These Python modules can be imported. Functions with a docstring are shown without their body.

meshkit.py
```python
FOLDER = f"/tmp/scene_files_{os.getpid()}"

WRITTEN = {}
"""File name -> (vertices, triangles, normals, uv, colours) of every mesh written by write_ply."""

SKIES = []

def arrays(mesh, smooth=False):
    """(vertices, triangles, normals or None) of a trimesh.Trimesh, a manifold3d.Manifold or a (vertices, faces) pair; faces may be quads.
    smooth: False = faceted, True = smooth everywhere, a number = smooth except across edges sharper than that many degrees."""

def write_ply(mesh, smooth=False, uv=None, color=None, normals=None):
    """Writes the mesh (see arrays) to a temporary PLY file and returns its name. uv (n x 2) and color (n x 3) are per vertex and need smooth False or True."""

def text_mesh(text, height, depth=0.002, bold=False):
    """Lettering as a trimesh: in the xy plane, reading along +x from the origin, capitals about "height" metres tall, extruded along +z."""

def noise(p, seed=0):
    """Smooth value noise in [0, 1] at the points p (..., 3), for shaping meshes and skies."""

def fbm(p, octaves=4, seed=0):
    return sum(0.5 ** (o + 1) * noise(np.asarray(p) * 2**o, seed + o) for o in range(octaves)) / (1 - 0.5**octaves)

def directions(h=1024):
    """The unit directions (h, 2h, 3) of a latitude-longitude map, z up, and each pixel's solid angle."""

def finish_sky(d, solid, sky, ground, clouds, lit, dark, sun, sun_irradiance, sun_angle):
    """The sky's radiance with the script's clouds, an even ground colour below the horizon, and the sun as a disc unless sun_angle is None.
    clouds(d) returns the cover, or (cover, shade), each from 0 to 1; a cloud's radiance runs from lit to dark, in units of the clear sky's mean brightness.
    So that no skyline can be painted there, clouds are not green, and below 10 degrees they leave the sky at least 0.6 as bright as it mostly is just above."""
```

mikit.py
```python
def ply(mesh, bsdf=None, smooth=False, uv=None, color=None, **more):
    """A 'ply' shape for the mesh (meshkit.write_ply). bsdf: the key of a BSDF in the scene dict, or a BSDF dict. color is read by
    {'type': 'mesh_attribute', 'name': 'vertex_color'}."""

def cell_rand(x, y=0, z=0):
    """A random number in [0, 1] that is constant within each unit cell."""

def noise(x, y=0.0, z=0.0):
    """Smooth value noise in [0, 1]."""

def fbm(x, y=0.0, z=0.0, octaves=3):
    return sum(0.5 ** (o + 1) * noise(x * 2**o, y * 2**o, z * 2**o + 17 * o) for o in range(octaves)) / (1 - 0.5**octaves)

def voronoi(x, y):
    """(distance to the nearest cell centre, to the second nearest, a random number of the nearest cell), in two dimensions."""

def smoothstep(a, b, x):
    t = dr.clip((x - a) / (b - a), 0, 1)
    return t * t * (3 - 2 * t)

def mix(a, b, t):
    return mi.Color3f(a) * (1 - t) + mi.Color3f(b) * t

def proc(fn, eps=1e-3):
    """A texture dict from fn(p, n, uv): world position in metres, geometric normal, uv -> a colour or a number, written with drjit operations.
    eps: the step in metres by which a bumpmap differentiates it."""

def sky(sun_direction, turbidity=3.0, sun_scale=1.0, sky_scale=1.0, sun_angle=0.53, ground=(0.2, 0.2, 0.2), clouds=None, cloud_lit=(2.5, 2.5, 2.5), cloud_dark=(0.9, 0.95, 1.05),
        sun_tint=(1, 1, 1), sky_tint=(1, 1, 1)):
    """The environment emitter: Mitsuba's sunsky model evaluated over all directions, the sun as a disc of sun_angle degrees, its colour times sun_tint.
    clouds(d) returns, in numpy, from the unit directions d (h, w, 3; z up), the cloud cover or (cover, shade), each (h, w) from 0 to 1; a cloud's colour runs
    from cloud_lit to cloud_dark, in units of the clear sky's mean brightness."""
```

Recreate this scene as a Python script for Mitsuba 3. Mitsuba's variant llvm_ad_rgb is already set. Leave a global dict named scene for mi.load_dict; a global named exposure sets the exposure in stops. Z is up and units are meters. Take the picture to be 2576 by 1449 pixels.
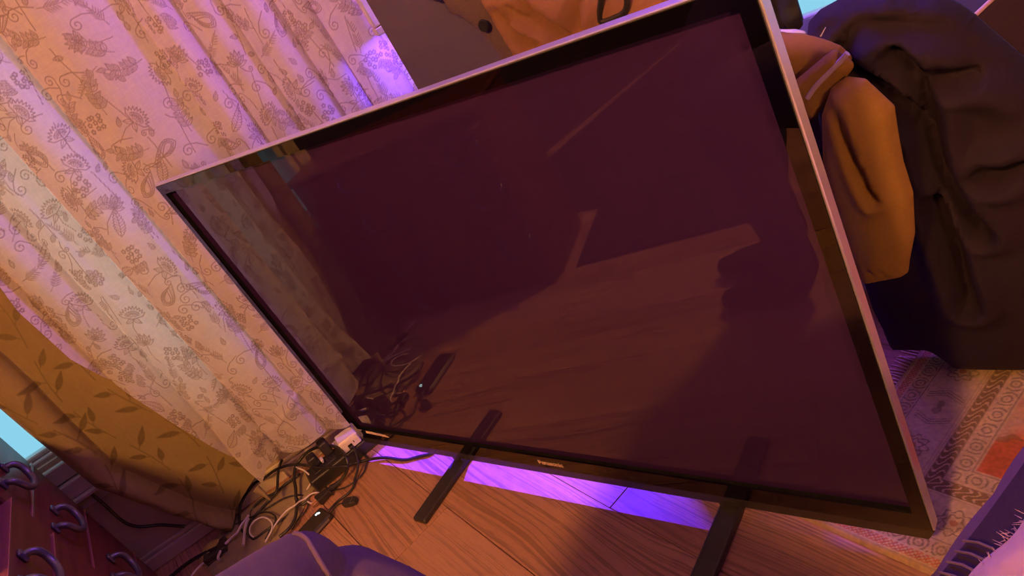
import math
import numpy as np
import trimesh
import manifold3d as m3
import drjit as dr
import mitsuba as mi
import mikit
import meshkit
from scipy.spatial import Delaunay, cKDTree
from scipy.interpolate import CubicSpline
from scipy.ndimage import gaussian_filter1d
import shapely
from shapely.geometry import Polygon, LineString
from mikit import noise, fbm, smoothstep, mix, proc

T = mi.ScalarTransform4f
scene, labels = {}, {}
exposure = 0.0

# ------------------------------------------------------------------ camera
# the world's x axis runs along the television's front, y points behind it, z is up, the floor is z = 0
CAM, FWD, UP, FPX = ([1.53885, -0.62416, 0.97962], [-0.682958, 0.579261, -0.445001], [0.042467, 0.639665, 0.76748], 1831.24)
scene['camera'] = {'type': 'perspective', 'fov_axis': 'x', 'fov': 2 * math.degrees(math.atan(1288 / FPX)),
                   'near_clip': 0.02, 'far_clip': 60.0,
                   'to_world': T().look_at(origin=CAM, target=[a + b for a, b in zip(CAM, FWD)], up=UP)}

# ------------------------------------------------------------------ light
def rgb(*c):
    return {'type': 'rgb', 'value': [float(x) for x in c]}

DUSK = 1.9
scene['dusk_sky'] = {'type': 'constant', 'radiance': rgb(0.15 * DUSK, 0.37 * DUSK, 0.48 * DUSK)}
WARM = 760.0
WARM_RGB = (1.0, 0.43, 0.12)
VIOLET, VIOLET_2 = 260.0, 22.0
CORNER = 330.0
WARM_2 = 110.0
WARM_2_AT = (2.30, -0.78, 0.82)
VIOLET_RGB = (0.22, 0.05, 1.0)
WARM_AT = (1.38, -1.86, 2.12)
STRIP_A, STRIP_B = (0.52, 0.80, 2.27), (1.25, 0.97, 2.27)
STRIP_C, STRIP_D = (2.75, -1.4, 2.27), (2.5, 0.6, 2.27)
LED_UNDER = 420.0
LED_SPOT = 15.0

# ------------------------------------------------------------------ helpers
FL_B = np.array([math.cos(math.radians(-16)), math.sin(math.radians(-16)), 0.0])   # along the floor boards
FL_A = np.array([-FL_B[1], FL_B[0], 0.0])                                          # across them
PHA, PHC = math.radians(58), math.radians(13)
OA = np.array([-0.03, 0.0, 0.0])                                                   # on the curtain's line, bay side A
DA = np.array([math.cos(PHA), math.sin(PHA), 0.0])
NA = np.array([math.sin(PHA), -math.cos(PHA), 0.0])
DC = np.array([math.cos(PHC), math.sin(PHC), 0.0])
NC = np.array([math.sin(PHC), -math.cos(PHC), 0.0])
WALL_T = -0.13
UPV = np.array([0, 0, 1.0])

def frame(o, ex, ey, ez):
    m = np.eye(4)
    m[:3, 0], m[:3, 1], m[:3, 2], m[:3, 3] = ex, ey, ez, o
    return m

FA = frame(OA, DA, NA, UPV)            # local: s along the bay side, t into the room, z up
KC = OA + DA * 1.05 + NA * WALL_T      # the bay's corner
FC = frame(KC, DC, NC, UPV)
FR = frame([0, 0, 0], FL_B, FL_A, UPV)

def xf(m, v):
    v = np.asarray(v, float)
    return v @ m[:3, :3].T + m[:3, 3]

def tm(mesh, m=None):
    """trimesh from a Manifold / Trimesh / (v, f), moved by the frame m."""
    v, f, _ = meshkit.arrays(mesh)
    if m is not None:
        v = xf(m, v)
        if np.linalg.det(m[:3, :3]) < 0:
            f = f[:, ::-1]
    return trimesh.Trimesh(v, f, process=False)

def cat(*ms):
    return trimesh.util.concatenate(list(ms))

def cbox(lo, hi, bev=0.002, m=None):
    """box with chamfered edges between two corners"""
    lo, hi = np.minimum(lo, hi).astype(float), np.maximum(lo, hi).astype(float)
    bev = min(bev, 0.45 * float(min(hi - lo)))
    pts = []
    for i in range(8):
        c = np.array([(lo, hi)[(i >> k) & 1][k] for k in range(3)])
        s = np.array([1 if (i >> k) & 1 == 0 else -1 for k in range(3)])
        for k in range(3):
            o = s * bev
            o[k] = 0
            pts.append(c + o)
    return tm(m3.Manifold.hull_points(np.array(pts, np.float32)), m)

def rbox(lo, hi, r=0.01, m=None, seg=20):
    lo, hi = np.asarray(lo, float) + r, np.asarray(hi, float) - r
    sp = m3.Manifold.sphere(r, seg)
    return tm(m3.Manifold.batch_hull([sp.translate([(lo, hi)[(i >> k) & 1][k] for k in range(3)]) for i in range(8)]), m)

def spline(p, n):
    p = np.asarray(p, float)
    d = np.r_[0, np.cumsum(np.maximum(np.linalg.norm(np.diff(p, axis=0), axis=1), 1e-6))]
    return CubicSpline(d, p, axis=0)(np.linspace(0, d[-1], n))

def tube(p, r, sides=10, caps=True):
    p = np.asarray(p, float)
    n = len(p)
    t = np.gradient(p, axis=0)
    t /= np.linalg.norm(t, axis=1, keepdims=True) + 1e-12
    a = np.cross(t[0], [0.3, 0.2, 0.93])
    a /= np.linalg.norm(a)
    fr = []
    for i in range(n):
        a = a - t[i] * (a @ t[i])
        a /= np.linalg.norm(a)
        fr.append(a.copy())
    fr = np.array(fr)
    b = np.cross(t, fr)
    r = np.broadcast_to(r, (n,))
    an = np.arange(sides) * 2 * np.pi / sides
    v = p[:, None] + r[:, None, None] * (np.cos(an)[None, :, None] * fr[:, None] + np.sin(an)[None, :, None] * b[:, None])
    i, j = np.meshgrid(np.arange(n - 1), np.arange(sides), indexing='ij')
    q = np.stack([i * sides + j, i * sides + (j + 1) % sides, (i + 1) * sides + (j + 1) % sides, (i + 1) * sides + j], -1).reshape(-1, 4)
    v = v.reshape(-1, 3)
    f = np.vstack([q[:, [0, 1, 2]], q[:, [0, 2, 3]]])
    if caps:
        k = len(v)
        v = np.vstack([v, p[0], p[-1]])
        jj = np.arange(sides)
        f = np.vstack([f, np.stack([np.full(sides, k), (jj + 1) % sides, jj], 1), np.stack([np.full(sides, k + 1), (n - 1) * sides + jj, (n - 1) * sides + (jj + 1) % sides], 1)])
    return trimesh.Trimesh(v, f, process=False)

def grid_faces(nu, nv):
    i, j = np.meshgrid(np.arange(nu - 1), np.arange(nv - 1), indexing='ij')
    a = i * nv + j
    q = np.stack([a, a + nv, a + nv + 1, a + 1], -1).reshape(-1, 4)
    return np.vstack([q[:, [0, 1, 2]], q[:, [0, 2, 3]]])

def dist_lines(p, lines):
    d = np.full(len(p), 9.0)
    pts = shapely.points(p)
    for l in lines:
        d = np.minimum(d, shapely.distance(pts, LineString(l)))
    return d

def puffy(poly, o, e1, e2, nrm, thick=0.02, edge=0.03, creases=(), cw=0.008, cd=0.012, wr=0.004, ws=9.0, grid=0.008, seed=0, back=0.4, bulge=None, minw=0.004, rnd=0.008):
    """a stuffed or draped cloth piece: an outline in the plane (o, e1, e2), swelling towards nrm, with creases pressed in; closed at the back"""
    pg = Polygon(poly).buffer(0)
    pg = pg.buffer(-rnd).buffer(1.75 * rnd).buffer(-0.75 * rnd)
    if pg.geom_type != 'Polygon':
        pg = max(pg.geoms, key=lambda g: g.area)
    ring = np.array(pg.exterior.segmentize(grid).coords)[:-1]
    x0, y0, x1, y1 = pg.bounds
    gx, gy = np.meshgrid(np.arange(x0, x1, grid), np.arange(y0, y1, grid))
    g = np.c_[gx.ravel(), gy.ravel()] + np.random.default_rng(seed).uniform(-.2, .2, (gx.size, 2)) * grid
    g = g[shapely.contains(pg.buffer(-0.55 * grid), shapely.points(g))]
    p = np.vstack([ring, g])
    tri = Delaunay(p).simplices
    tri = tri[shapely.contains(pg.buffer(1e-6), shapely.points(p[tri].mean(1)))]
    a = p[tri]
    area = (a[:, 1, 0] - a[:, 0, 0]) * (a[:, 2, 1] - a[:, 0, 1]) - (a[:, 1, 1] - a[:, 0, 1]) * (a[:, 2, 0] - a[:, 0, 0])
    tri = np.where((area < 0)[:, None], tri[:, ::-1], tri)[np.abs(area) > 1e-10]
    d = shapely.distance(pg.exterior, shapely.points(p))
    k = 1 - np.clip(d / edge, 0, 1)
    h = thick * np.sqrt(np.maximum(1 - k * k, 0))
    p3 = np.c_[p * ws, np.full(len(p), seed * 1.7)]
    w = np.clip(d / edge, 0, 1)
    h = h + wr * w * (2 * meshkit.fbm(p3, 3, seed) - 1)
    if len(creases):
        dl = dist_lines(p, creases)
        h = h - w * cd * np.exp(-(dl / cw) ** 2) + w * cd * 0.7 * np.exp(-((dl - 2.6 * cw) / (1.6 * cw)) ** 2)
    if bulge is not None:
        h = h + w * bulge(p)
    h = np.maximum(h, 0) + minw * 0.5
    hb = -back * thick * np.sqrt(np.maximum(1 - k * k, 0)) - minw * 0.5
    e1, e2, nrm, o = (np.asarray(x, float) for x in (e1, e2, nrm, o))
    base = o + p[:, :1] * e1 + p[:, 1:] * e2
    v = np.vstack([base + h[:, None] * nrm, base + hb[:, None] * nrm])
    n = len(p)
    m = len(ring)
    flip = np.dot(np.cross(e1, e2), nrm) < 0
    ft = tri[:, ::-1] if flip else tri
    i = np.arange(m)
    j = (i + 1) % m
    rim = np.vstack([np.stack([i, i + n, j], 1), np.stack([j, i + n, j + n], 1)])
    ccw = pg.exterior.is_ccw
    if ccw == flip:
        rim = rim[:, ::-1]
    return trimesh.Trimesh(v, np.vstack([ft, ft[:, ::-1] + n, rim]), process=False)

def key_of(name):
    if name not in scene and name not in labels:
        return name
    k = 1
    while f'{name}_{k:03d}' in scene or f'{name}_{k:03d}' in labels:
        k += 1
    return f'{name}_{k:03d}'

def thing(name, label, cat_, group=None):
    k = key_of(name)
    labels[k] = {'label': label, 'category': cat_}
    if group:
        labels[k]['group'] = group
    return k

def part(parent, name, mesh, bsdf, smooth=False, label=None, kind=None, **more):
    k = key_of(parent + '__' + name)
    scene[k] = mikit.ply(mesh, bsdf, smooth=smooth, **more)
    if label:
        labels.setdefault(k, {})['label'] = label
    if kind:
        labels.setdefault(k, {})['kind'] = kind
    return k

def solo(name, mesh, bsdf, label, cat_, smooth=False, group=None, **more):
    k = key_of(name)
    scene[k] = mikit.ply(mesh, bsdf, smooth=smooth, **more)
    labels[k] = {'label': label, 'category': cat_}
    if group:
        labels[k]['group'] = group
    return k

def struct(name, mesh, bsdf, label=None, smooth=False, **more):
    scene[name] = mikit.ply(mesh, bsdf, smooth=smooth, **more)
    labels[name] = {'kind': 'structure', 'label': label or name.replace('_', ' ')}
    return name

# positions in metres, measured in the room
D = {
 'cord_power': [[0.215,0.0361,0.004],[0.2154,0.0305,0.004],[0.1925,0.0158,0.004],[0.1466,-0.0043,0.004],[0.0776,-0.0108,0.006],[0.0388,-0.0203,0.008],[0.005,-0.0388,0.012],[-0.0145,-0.0728,0.03],[0.023,-0.0792,0.045],[-0.0248,-0.0952,0.05],[-0.118,-0.1049,0.05],[-0.1672,-0.1116,0.055],[-0.1925,-0.1252,0.06],[-0.2191,-0.1426,0.06],[-0.2392,-0.157,0.055],[-0.2566,-0.171,0.05],[-0.2849,-0.185,0.045],[-0.2924,-0.2061,0.04],[-0.3045,-0.2284,0.03],[-0.2981,-0.2466,0.025],[-0.2892,-0.2595,0.02],[-0.2612,-0.2796,0.018],[-0.2355,-0.2944,0.016],[-0.2073,-0.3015,0.014],[-0.1772,-0.3045,0.012],[-0.1513,-0.3034,0.012],[-0.1444,-0.2931,0.012],[-0.1345,-0.2772,0.012],[-0.1285,-0.2662,0.012],[-0.1201,-0.2531,0.012],[-0.1092,-0.2378,0.012],[-0.1007,-0.2083,0.008],[-0.087,-0.1807,0.006],[-0.0832,-0.1716,0.006]],
 'cord_loop': [[-0.0399,-0.1217,0.008],[-0.022,-0.1079,0.01],[-0.0098,-0.0914,0.015],[-0.0012,-0.0776,0.025],[0.0061,-0.0684,0.04],[0.002,-0.0609,0.05],[-0.02,-0.0495,0.055],[-0.045,-0.0435,0.06],[-0.0858,-0.0416,0.06],[-0.1149,-0.0478,0.06],[-0.1434,-0.0629,0.06],[-0.1642,-0.0837,0.055],[-0.1712,-0.1003,0.05],[-0.1748,-0.1119,0.045],[-0.1662,-0.128,0.04],[-0.1527,-0.1429,0.035],[-0.1278,-0.1616,0.03],[-0.0981,-0.1867,0.025],[-0.1043,-0.1833,0.022],[-0.0748,-0.209,0.02],[-0.0522,-0.2334,0.02],[-0.0463,-0.2495,0.02],[-0.0475,-0.2638,0.02],[-0.0551,-0.2826,0.02]],
 'cord_wall_a': [[-0.2268,-0.1108,0.06],[-0.2313,-0.1274,0.05],[-0.2172,-0.1472,0.045],[-0.1996,-0.1658,0.04],[-0.1942,-0.1821,0.03],[-0.2048,-0.2008,0.022],[-0.2121,-0.2214,0.02],[-0.2127,-0.24,0.02],[-0.2169,-0.2685,0.018],[-0.21,-0.277,0.018],[-0.1925,-0.2946,0.018],[-0.1666,-0.3065,0.018]],
 'cord_wall_b': [[-0.1784,-0.1134,0.02],[-0.1867,-0.1322,0.02],[-0.1972,-0.155,0.022],[-0.2095,-0.1828,0.022],[-0.2338,-0.2042,0.022],[-0.2487,-0.2245,0.02],[-0.2539,-0.2412,0.016],[-0.2386,-0.2582,0.014],[-0.2173,-0.2756,0.014],[-0.2025,-0.2971,0.014]],
 'cord_thin_c': [[-0.1083,-0.1644,0.01],[-0.1233,-0.1671,0.012],[-0.1463,-0.183,0.02],[-0.1692,-0.2043,0.022],[-0.184,-0.2276,0.024],[-0.2024,-0.2499,0.024],[-0.2259,-0.2667,0.022],[-0.2467,-0.2797,0.02],[-0.2613,-0.2913,0.02]],
 'cord_thin_d': [[-0.2061,-0.2491,0.022],[-0.1834,-0.2418,0.024],[-0.1591,-0.2376,0.024],[-0.1373,-0.2397,0.024],[-0.1168,-0.2469,0.024],[-0.1107,-0.257,0.022],[-0.1106,-0.2666,0.022],[-0.1045,-0.286,0.02],[-0.0995,-0.2989,0.02]],
 'cord_thin_e': [[-0.0782,-0.1774,0.004],[-0.0663,-0.1891,0.005],[-0.0629,-0.2048,0.005],[-0.0658,-0.2184,0.005],[-0.0631,-0.2323,0.005],[-0.0579,-0.2518,0.005]],
 'white_cord': [[-0.2001,-0.105,0.045],[-0.1748,-0.1119,0.045],[-0.1418,-0.1152,0.045],[-0.1141,-0.1193,0.04],[-0.1016,-0.1257,0.03],[-0.1044,-0.1347,0.02],[-0.1151,-0.1473,0.01],[-0.1115,-0.1599,0.006],[-0.0913,-0.1724,0.006],[-0.0686,-0.176,0.006],[-0.0499,-0.1743,0.006],[-0.0347,-0.1674,0.006]],
 'white_cord_long': [[-0.0645,-0.145,0.006],[-0.0827,-0.1474,0.006],[-0.0881,-0.1567,0.01],[-0.0898,-0.1708,0.012],[-0.091,-0.1894,0.02],[-0.0862,-0.1997,0.024],[-0.0956,-0.2163,0.026],[-0.0992,-0.235,0.026],[-0.0953,-0.2534,0.028],[-0.0909,-0.27,0.028],[-0.0875,-0.2818,0.028],[-0.086,-0.294,0.026],[-0.0828,-0.3073,0.024]],
 'white_cord_ring': [[-0.0792,-0.2954,0.03],[-0.0855,-0.2797,0.03],[-0.0986,-0.2668,0.03],[-0.1199,-0.2586,0.03],[-0.1461,-0.2552,0.03],[-0.1659,-0.2585,0.03],[-0.1779,-0.2693,0.03],[-0.1785,-0.2842,0.03],[-0.1657,-0.2976,0.03],[-0.1492,-0.305,0.03],[-0.133,-0.3077,0.03]],
 'white_thick': [[-0.2132,-0.2639,0.035],[-0.2151,-0.2787,0.032],[-0.2154,-0.2955,0.03],[-0.2111,-0.3094,0.028],[-0.2171,-0.3223,0.026],[-0.2241,-0.3409,0.025],[-0.2242,-0.3537,0.025],[-0.2174,-0.369,0.025],[-0.2116,-0.3778,0.025],[-0.1982,-0.3834,0.025]],
 'white_short': [[-0.2114,-0.2714,0.03],[-0.2032,-0.2846,0.03],[-0.1856,-0.3037,0.028],[-0.1644,-0.3197,0.028],[-0.1465,-0.3344,0.028]],
 'bank_cord': [[0.0288,-0.1858,0.012],[0.0287,-0.1677,0.01],[0.026,-0.1506,0.006],[0.0352,-0.132,0.005],[0.0391,-0.115,0.005],[0.0356,-0.1015,0.006],[0.0275,-0.0894,0.008],[0.0203,-0.0697,0.012],[0.0168,-0.0581,0.018],[-0.0015,-0.0335,0.035],[-0.0271,-0.0154,0.045]],
 'thin_cord': [[-0.0283,-0.1273,0.004],[-0.0017,-0.1186,0.004],[0.0141,-0.1082,0.004],[0.0239,-0.0944,0.004],[0.0313,-0.0763,0.004],[0.0294,-0.0551,0.004],[0.022,-0.0429,0.005],[0.0161,-0.0289,0.006],[-0.0035,-0.0177,0.006],[-0.0309,-0.0164,0.006],[-0.0617,-0.0191,0.006]],
 'cap_cord': [[0.0496,-0.1533,0.006],[0.0378,-0.1555,0.004],[0.0301,-0.1605,0.003],[0.0289,-0.1731,0.004],[0.0416,-0.1851,0.01]],
 'black_cord_floor': [[-0.2372,-0.3644,0.03],[-0.2504,-0.3744,0.03],[-0.2823,-0.3915,0.025],[-0.3111,-0.4129,0.02],[-0.3352,-0.4373,0.015],[-0.3496,-0.4587,0.012],[-0.3569,-0.4724,0.012]],
 'thin_white_end': [[-0.2486,-0.3954,0.02],[-0.2563,-0.4109,0.02],[-0.2589,-0.427,0.02],[-0.2565,-0.4415,0.02],[-0.2514,-0.4573,0.02]],
 'wall_cable': [[-0.43,-0.4363,0.3244],[-0.4307,-0.4374,0.2982],[-0.4296,-0.4357,0.259],[-0.4297,-0.4358,0.2163],[-0.4295,-0.4356,0.1821],[-0.4264,-0.4306,0.1543],[-0.4185,-0.4179,0.1332],[-0.4009,-0.3898,0.1073],[-0.3907,-0.3734,0.0859],[-0.3803,-0.3567,0.0642]],
 'denim': [[0.6458,0.9102],[0.6309,0.8685],[0.6391,0.8609],[0.6561,0.8623],[0.6538,0.8371],[0.676,0.8209],[0.6929,0.7909],[0.7076,0.7506],[0.7006,0.7156],[0.6713,0.613],[0.7686,0.5917],[0.7719,0.7321],[0.7717,0.8009],[0.768,0.8417],[0.7714,0.8663]],
 'denim_button': [[0.7247,0.8035]],
 'puffer': [[0.784,0.8782],[0.7717,0.8416],[0.7767,0.8044],[0.7792,0.7555],[0.7404,0.6217],[1.0663,0.5501],[1.0757,0.6883],[1.0821,0.742],[1.0833,0.7735]],
 'puffer_cr': [[[0.8304,0.8194],[0.8472,0.8034],[0.8669,0.7896],[0.8792,0.7857]],[[0.8792,0.7857],[0.898,0.7649],[0.9067,0.7518]],[[0.8095,0.8232],[0.8162,0.7997],[0.8237,0.7803],[0.849,0.7586]],[[0.7831,0.8318],[0.7804,0.8031],[0.788,0.7706],[0.7965,0.7519]],[[0.8585,0.816],[0.8642,0.8039],[0.8768,0.7909]],[[0.9409,0.7972],[0.9293,0.7783],[0.9238,0.7613]]],
 'strap': [[0.9839,0.7937],[0.9765,0.7807],[0.9684,0.7628],[0.9914,0.7602],[1.0068,0.7631],[1.013,0.7688],[1.0184,0.7822]],
 'slab': [[1.117,0.7087],[1.1547,0.6955],[1.1532,0.6171],[1.1378,0.6102],[1.1113,0.6182]],
 'white_cloth': [[1.1245,0.6482],[1.1446,0.6391],[1.1617,0.6344],[1.1755,0.6267],[1.168,0.5997],[1.1272,0.6115]],
 'tan_body': [[1.1616,0.668],[1.1792,0.6589],[1.1972,0.6524],[1.2097,0.645],[1.2237,0.635],[1.2356,0.6247],[1.2466,0.6056],[1.2153,0.5755],[1.1796,0.5362],[1.1568,0.5303],[1.1585,0.6075]],
 'tan_flap': [[1.185,0.6107],[1.2431,0.6408],[1.2509,0.6274],[1.261,0.6143],[1.2317,0.5877],[1.1936,0.553],[1.1876,0.5677]],
 'tan_piping': [[1.2587,0.6346],[1.2445,0.6243],[1.2262,0.612],[1.2099,0.5999],[1.2006,0.5901]],
 'sleeve': [[1.2115,0.5651],[1.231,0.5977],[1.2502,0.6069],[1.2701,0.5981],[1.2924,0.557],[1.2899,0.5309],[1.2866,0.4813],[1.2883,0.4341],[1.2786,0.3734],[1.2632,0.3288],[1.2578,0.3087],[1.2342,0.3046],[1.2001,0.2973],[1.1938,0.3201],[1.1924,0.4098],[1.1951,0.4983]],
 'sleeve_cr': [[[1.2295,0.5832],[1.2367,0.5634],[1.2384,0.5446],[1.2421,0.5013],[1.244,0.493],[1.246,0.4681],[1.2506,0.4481]]],
 'coat': [[1.1723,0.6237],[1.1763,0.6339],[1.1938,0.6452],[1.223,0.6522],[1.2539,0.6527],[1.2844,0.6478],[1.3073,0.6322],[1.3306,0.6217],[1.3479,0.6032],[1.3611,0.5851],[1.3801,0.5531],[1.4044,0.5129],[1.4295,0.451],[1.3971,0.1372],[1.3514,-0.0177],[1.3224,-0.0653],[1.2999,-0.0923],[1.277,-0.0893],[1.2596,-0.0626],[1.2565,-0.0253],[1.2623,-0.0029],[1.239,0.0029],[1.2363,0.0237],[1.2157,0.0498],[1.1552,0.0477],[1.1454,0.142],[1.1444,0.3359],[1.1525,0.4954]],
 'coat_cr': [[[1.222,0.5913],[1.2305,0.5763],[1.2577,0.5437],[1.2724,0.5208],[1.2872,0.4914],[1.2983,0.4693],[1.2997,0.4204]],[[1.2804,0.5836],[1.2934,0.5619],[1.3007,0.5355],[1.3019,0.5024],[1.3013,0.4784],[1.2981,0.4544]],[[1.2609,0.622],[1.3027,0.6091],[1.335,0.5934],[1.3546,0.5748],[1.3636,0.5608],[1.3814,0.5315],[1.4038,0.5082]],[[1.3133,0.5443],[1.3369,0.5364],[1.3593,0.5325]],[[1.2033,0.6308],[1.2173,0.6371],[1.2349,0.6434],[1.2555,0.6427]],[[1.2147,0.6058],[1.2263,0.6086],[1.2312,0.6178],[1.255,0.6297]],[[1.2976,0.4515],[1.2992,0.4172],[1.3094,0.3716],[1.3176,0.3433],[1.3309,0.3047]],[[1.2874,0.3661],[1.2913,0.3038],[1.2944,0.2405],[1.2983,0.1782]],[[1.3508,0.3973],[1.368,0.3925],[1.3857,0.3942]]],
 'coat_tag': [[1.2311,0.6591],[1.2319,0.6589],[1.2228,0.648],[1.2212,0.649]],
 'strip_a': [-0.1454,-0.1186,0.038],
 'strip_b': [-0.08,-0.1337,0.038],
 'strip_c': [-0.0333,-0.0346,0.038],
 'strip_d': [-0.0505,0.0379,0.0],
 'plug_tip': [-0.0371,-0.1655,0.015],
 'plug_back': [-0.0245,-0.1216,0.012],
 'prong1': [-0.0425,-0.1748,0.016],
 'prong2': [-0.0386,-0.1795,0.006],
 'cap': [0.0689,-0.1459,0.006],
 'cap_l': [0.0496,-0.1533,0.006],
 'cap_r': [0.0879,-0.1386,0.006],
 'bank_tl': [-0.0075,-0.1844,0.016],
 'bank_tr': [0.0499,-0.19,0.016],
 'bank_r': [0.041,-0.2551,0.016],
 'led': [-0.0046,-0.2031,0.017],
 'chg_a': [-0.0516,-0.0196,0.075],
 'chg_b': [-0.0399,0.0126,0.075],
 'chg_c': [0.0268,-0.0095,0.075],
 'chg_e': [0.0189,-0.0076,0.06],
 'chg_f': [0.0046,-0.0442,0.06],
 'thr1': [1.4378,-0.209,0.43],
 'thr2': [1.4089,-0.2841,0.43],
 'thr3': [1.4226,-0.2503,0.43],
 'thb1': [1.4082,-0.0403,0.3],
 'thb2': [1.3474,-0.2117,0.3],
 'thb3': [1.3805,-0.1148,0.3],
}


# ------------------------------------------------------------------ materials
def mat(name, color, rough=0.7, spec=0.3, sheen=0.0, two=True, **kw):
    d = {'type': 'principled', 'base_color': rgb(*color) if isinstance(color, tuple) else color, 'roughness': rough, 'specular': spec, **kw}
    if sheen:
        d['sheen'] = sheen
    scene[name] = {'type': 'twosided', 'bsdf': d} if two else d
    return name

VC = {'type': 'mesh_attribute', 'name': 'vertex_color'}

def wood(p, n, uv):
    u, v = uv.x, uv.y
    w = 0.075 * fbm(u * 1.5, v * 4.0, 0.0, 2) + 0.010 * fbm(u * 6.0, v * 16.0, 5.0, 2)
    f = v * 0.8 + w
    s1 = noise(f * 620, u * 1.6, 2.0)
    s2 = noise(f * 270, u * 1.0, 4.0)
    s3 = noise(u * 40, v * 520)
    m = smoothstep(0.25, 0.65, fbm(u * 2.6, v * 12, 3.0, 2))
    d = smoothstep(0.42, 0.74, 0.60 * s1 + 0.20 * s2 + 0.20 * s3) * (0.45 + 0.55 * m)
    tone = fbm(u * 1.1, v * 7, 9.0, 2)
    base = mix((0.34, 0.165, 0.090), (0.51, 0.265, 0.145), smoothstep(0.25, 0.75, tone))
    return mix(base, (0.12, 0.050, 0.030), 0.62 * d)

scene['floor_wood'] = {'type': 'twosided', 'bsdf': {'type': 'principled', 'base_color': proc(wood), 'roughness': 0.42, 'specular': 0.35}}
mat('joint_dark', (0.05, 0.025, 0.015), 0.9)
mat('wall_paint', (0.50, 0.40, 0.27), 0.75)
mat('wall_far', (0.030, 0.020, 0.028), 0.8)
mat('ceiling_paint', (0.62, 0.58, 0.52), 0.9)
mat('trim_paint', (0.62, 0.52, 0.36), 0.45, 0.4)
mat('frame_paint', (0.55, 0.48, 0.42), 0.4, 0.4)
mat('deck_paint', (0.70, 0.68, 0.62), 0.4, 0.4)
scene['pane_glass'] = {'type': 'thindielectric', 'int_ior': 1.5}
scene['curtain_cloth'] = {'type': 'principledthin', 'base_color': VC, 'roughness': 0.85, 'diff_trans': 1.25, 'spec_trans': 0.0, 'sheen': 0.1}
scene['olive_cloth'] = {'type': 'twosided', 'bsdf': {'type': 'principled', 'base_color': VC, 'roughness': 0.5, 'specular': 0.3, 'sheen': 0.3}}
scene['rug_pile'] = {'type': 'twosided', 'bsdf': {'type': 'diffuse', 'reflectance': VC}}
scene['screen_glass'] = {'type': 'plastic', 'diffuse_reflectance': rgb(0.021, 0.0075, 0.046), 'int_ior': 1.5}
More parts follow.
